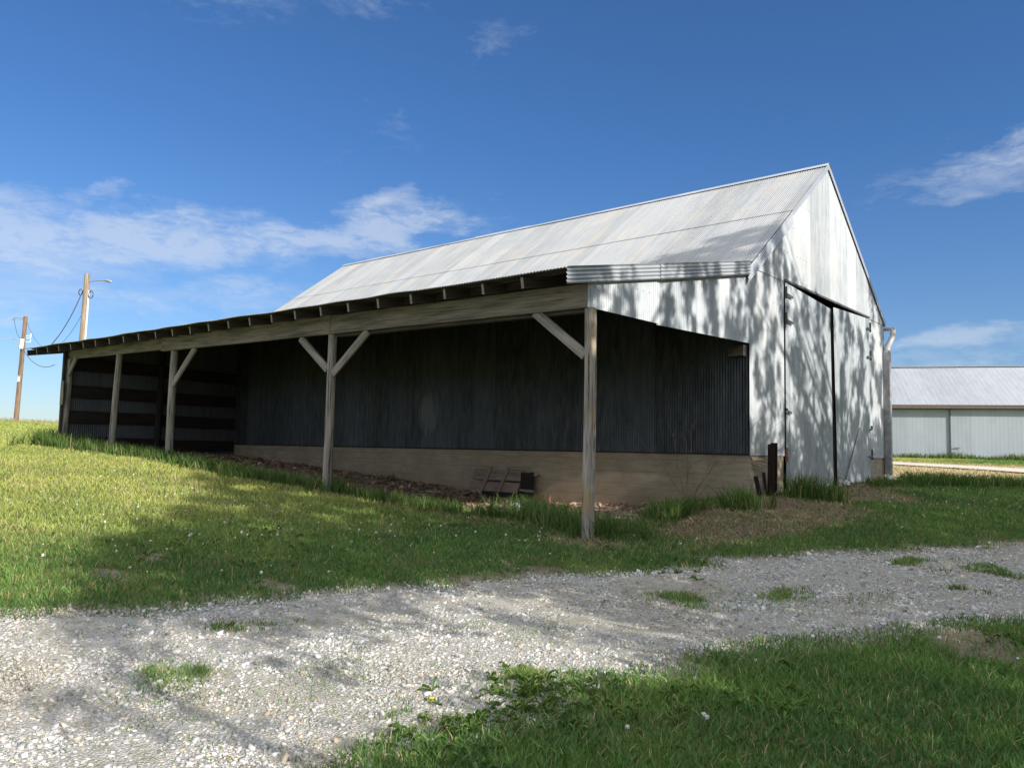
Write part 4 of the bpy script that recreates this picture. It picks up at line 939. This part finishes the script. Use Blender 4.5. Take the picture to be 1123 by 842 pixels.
def tree(idx, uc, vc, zc, ru, rz, label, seed):
    rg = np.random.default_rng(seed); g0 = float(H(uc, vc)); root = empty('broadleaf_tree', (uc, vc, g0), label, 'tree')
    tr = MB()
    tr.tube([(uc, vc, g0-.3), (uc+.1, vc, g0+2), (uc, vc+.15, zc-.4*rz), (uc-.1, vc, zc+.5*rz)], [.40*rz/5.6*(.45 if idx == 2 else 1)*q_ for q_ in (1, .8, .58, .22)], 12, rough=.06)
    mv, mw_ = _tv[_own == idx], _tw[_own == idx]; pu = uc+np.clip(rg.normal(0, ru*.5, len(mv)), -ru, ru)
    pts = np.stack([pu, mv+.05*pu, mw_-.61*pu], 1)
    for p in pts[::24]:
        s_ = np.array((uc, vc, zc-.5*rz+.6*(p[2]-zc+.5*rz)*.7)); tr.tube([s_, (s_+p)/2+(0, 0, .3), p], [.05, .03, .008], 6, cap=False)
    tr.build('trunk', M['bark'], root, smooth=True)
    nl = 42; k = len(pts)*nl; ci = np.repeat(np.arange(len(pts)), nl); sc = (rg.uniform(.6, 1.3, len(pts))*(1-.42*smooth(.1, .9, mw_)))[ci]
    P = pts[ci]+rg.normal(0, 1, (k, 3))*np.array((.20, .15, .25))*sc[:, None]
    a = rg.normal(0, 1, (k, 3))*np.array((.5, .5, 1.0)); a /= np.linalg.norm(a, axis=1)[:, None]; b_ = np.cross(a, rg.normal(0, 1, (k, 3))); b_ /= np.linalg.norm(b_, axis=1)[:, None]
    ln_ = rg.uniform(.07, .13, k)[:, None]; wd = ln_*.42
    V = np.stack([P-a*ln_, P-b_*wd, P+a*ln_, P+b_*wd], 1).reshape(-1, 3); kk = np.arange(k)[:, None]*4
    T = (kk+np.array([[0, 1, 2, 3]])); cc = (np.array((.05, .09, .022))*(1-(m_ := rg.random(k))[:, None])+np.array((.10, .14, .035))*m_[:, None])
    P0 = origin_of(root); me = fast_mesh('crown', V, T, M['leaf'], np.repeat(cc, 4, 0), org=(-P0[0], P0[1], P0[2])); link('crown', me, root)
tree(0, -11.8, -5.5, 6.8, 2.8, 5.6, 'big leafy tree right of the drive, nearest the camera', 11)
tree(1, -12.2, 4.5, 6.8, 2.8, 5.6, 'big leafy tree right of the drive, farther along it', 12)
tree(2, -11.8, -13.4, 4.6, 1.6, 2.4, 'small thin leafy tree beside the drive behind the camera', 13)

# ------------------------------------------------------------------ sky, sun, camera
w_ = bpy.data.worlds.new('World'); S.world = w_; w_.use_nodes = True; nt = w_.node_tree; n = N(nt); bg = nt.nodes['Background']
sky = nt.nodes.new('ShaderNodeTexSky'); sky.sky_type = 'NISHITA'; sky.sun_disc = False
sdir = np.array(wv(SUN)); sdir = sdir/np.linalg.norm(sdir)
sky.sun_elevation = math.asin(sdir[2]); sky.sun_rotation = math.atan2(sdir[0], sdir[1]); sky.altitude = 300; sky.air_density = 1.0; sky.dust_density = .35; sky.ozone_density = 2.6
dirv = nt.nodes.new('ShaderNodeTexCoord').outputs['Generated']; dx_, dy_, dz_ = n.sep(dirv)
az = n.math('ARCTAN2', dy_, n.math('MULTIPLY', dx_, -1.0)); el_ = n.math('ARCSINE', dz_)
wp = n.noise(n.comb(n.math('MULTIPLY', az, 6.0), n.math('MULTIPLY', el_, 14.0), 7.0), 1.0, 6, .62, 0, 1); wx, wy, _ = n.sep(wp)
aw = n.math('ADD', az, n.math('MULTIPLY', n.math('SUBTRACT', wx, .5), .34)); ew = n.math('ADD', el_, n.math('MULTIPLY', n.math('SUBTRACT', wy, .5), .10))
def pix_dir(x, y):
    d = FW+RT*(x-561.5)/F_PX-UP*(y-421)/F_PX; d /= np.linalg.norm(d); return math.atan2(d[1], d[0]), math.asin(d[2])
def blob(x, y, rx, ry, tilt=0, soft=1.0):
    a0, e0 = pix_dir(x, y); ax_, ex_ = pix_dir(x+30, y); scl = abs(ax_-a0)/30; scy = abs(pix_dir(x, y-20)[1]-e0)/20
    da = n.math('DIVIDE', n.math('SUBTRACT', aw, a0), scl); de = n.math('DIVIDE', n.math('SUBTRACT', ew, e0), scy)   # ~pixels
    ct, st_ = math.cos(R(tilt)), math.sin(R(tilt)); 
    p_ = n.math('ADD', n.math('MULTIPLY', da, ct/rx), n.math('MULTIPLY', de, st_/rx)); q_ = n.math('ADD', n.math('MULTIPLY', da, -st_/ry), n.math('MULTIPLY', de, ct/ry))
    r2 = n.math('ADD', n.math('MULTIPLY', p_, p_), n.math('MULTIPLY', q_, q_))
    return n.math('MULTIPLY', n.math('SUBTRACT', 1.0, r2, clamp=True), soft)
sv_ = n.comb(n.math('MULTIPLY', az, 5.0), n.math('MULTIPLY', el_, 17.0), 0.0)
warp = n.noise(sv_, 1.2, 5, .6, 0, 1)
sv2 = n.mix(.22, sv_, warp)
big = n.noise(sv2, 1.6, 8, .62, .4); fine = n.noise(n.comb(n.math('MULTIPLY', az, 22.0), n.math('MULTIPLY', el_, 55.0), 1.0), 2.2, 6, .62, .5)
msk = None
for args in ((20, 262, 190, 70, 0, .95), (200, 266, 210, 42, 2, .95), (300, 268, 170, 26, 4, .9), (425, 240, 140, 24, 9, 1.0), (380, 258, 190, 22, 9, .95), (60, 325, 240, 40, 2, .72), (250, 325, 190, 26, 3, .62), (1075, 186, 160, 32, 8, .80), (960, 205, 60, 22, 5, .6), (1065, 372, 150, 20, 6, .7), (1040, 400, 150, 14, 8, .55), (255, 10, 110, 30, 10, .34), (415, 4, 60, 24, 15, .34), (540, 38, 60, 34, 10, .32), (430, 140, 60, 70, -20, .22), (110, 214, 70, 10, 8, .5)):
    bl = blob(*args); msk = bl if msk is None else n.math('MAXIMUM', msk, bl)
tex = n.math('ADD', n.math('MULTIPLY', n.math('SUBTRACT', big, .5), 2.6), n.math('MULTIPLY', n.math('SUBTRACT', fine, .5), 1.5))
wisp = n.math('MULTIPLY', n.ramp(n.math('ADD', tex, n.math('MULTIPLY', msk, 1.05)), [(.18, 0), (.60, .24), (1.0, .50)]), n.ramp(msk, [(0, 0), (.40, .5), (.9, 1)]))
veil = n.math('MULTIPLY', n.math('MULTIPLY', n.ramp(msk, [(.30, 0), (1.0, 1)]), .60), n.ramp(n.noise(n.comb(n.math('MULTIPLY', az, 3.5), n.math('MULTIPLY', el_, 20.0), 4.0), 1.5, 7, .6, .6), [(.34, 0), (.64, 1)]))
cl = n.math('MAXIMUM', wisp, veil)
skyc = n.mix(1.0, sky.outputs[0], n.ramp(el_, [(.0, (.74, .82, 1.02)), (.12, (.68, .86, 1.10)), (.36, (.50, .82, 1.17))]), 'MULTIPLY')
fin = n.mix(cl, skyc, (6.8, 7.3, 8.0))
# unseen broken bright cloud overhead, added to lift the ambient light
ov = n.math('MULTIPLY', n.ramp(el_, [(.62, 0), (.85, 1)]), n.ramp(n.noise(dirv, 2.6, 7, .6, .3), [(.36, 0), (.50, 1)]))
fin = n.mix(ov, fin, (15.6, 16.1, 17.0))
dview = n.math('ADD', n.math('MULTIPLY', dx_, -float(FW[0])), n.math('MULTIPLY', dy_, float(FW[1])))
lowb = n.math('MULTIPLY', n.math('MULTIPLY', n.ramp(dview, [(.0, 1), (.45, 0)]), n.ramp(el_, [(.02, 0), (.08, 1)])), n.ramp(n.noise(n.mapping(dirv, (1, 1, 2.2)), 2.1, 7, .6, .3), [(.40, 0), (.54, 1)]))  # unseen low cloud outside the view, added to light the lean-to interior
fin = n.mix(lowb, fin, (11.6, 12.0, 12.7))
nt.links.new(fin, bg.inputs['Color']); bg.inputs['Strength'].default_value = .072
sl = bpy.data.lights.new('sun', 'SUN'); sl.energy = 4.6; sl.angle = R(.53); sl.color = (1.0, .945, .87); so = bpy.data.objects.new('sun', sl); COL.objects.link(so)
so.location = (30, 0, 25); so.rotation_euler = Vector(sdir).to_track_quat('Z', 'Y').to_euler()
cam = bpy.data.cameras.new('camera'); co = bpy.data.objects.new('camera', cam); COL.objects.link(co); S.camera = co
from mathutils import Matrix
r3 = Vector(wv(RT)).normalized(); u3 = Vector(wv(UP)); f3 = Vector(wv(FW)).normalized(); r3 = f3.cross(u3).normalized(); u3 = r3.cross(f3)
mw = Matrix(((r3.x, u3.x, -f3.x), (r3.y, u3.y, -f3.y), (r3.z, u3.z, -f3.z))).to_4x4(); mw.translation = Vector(wv(CAM)); co.matrix_world = mw
cam.sensor_width = 36; cam.lens = F_PX/1123*36; cam.clip_start = .05; cam.clip_end = 3000
S.view_settings.view_transform = 'Standard'; S.view_settings.look = 'None'; S.view_settings.gamma = 1; S.view_settings.use_curve_mapping = False; S.view_settings.exposure = .64
S.cycles.max_bounces = 6; S.cycles.diffuse_bounces = 3; S.cycles.glossy_bounces = 3; S.cycles.transmission_bounces = 4
S.cycles.use_adaptive_sampling = True; S.cycles.use_denoising = True
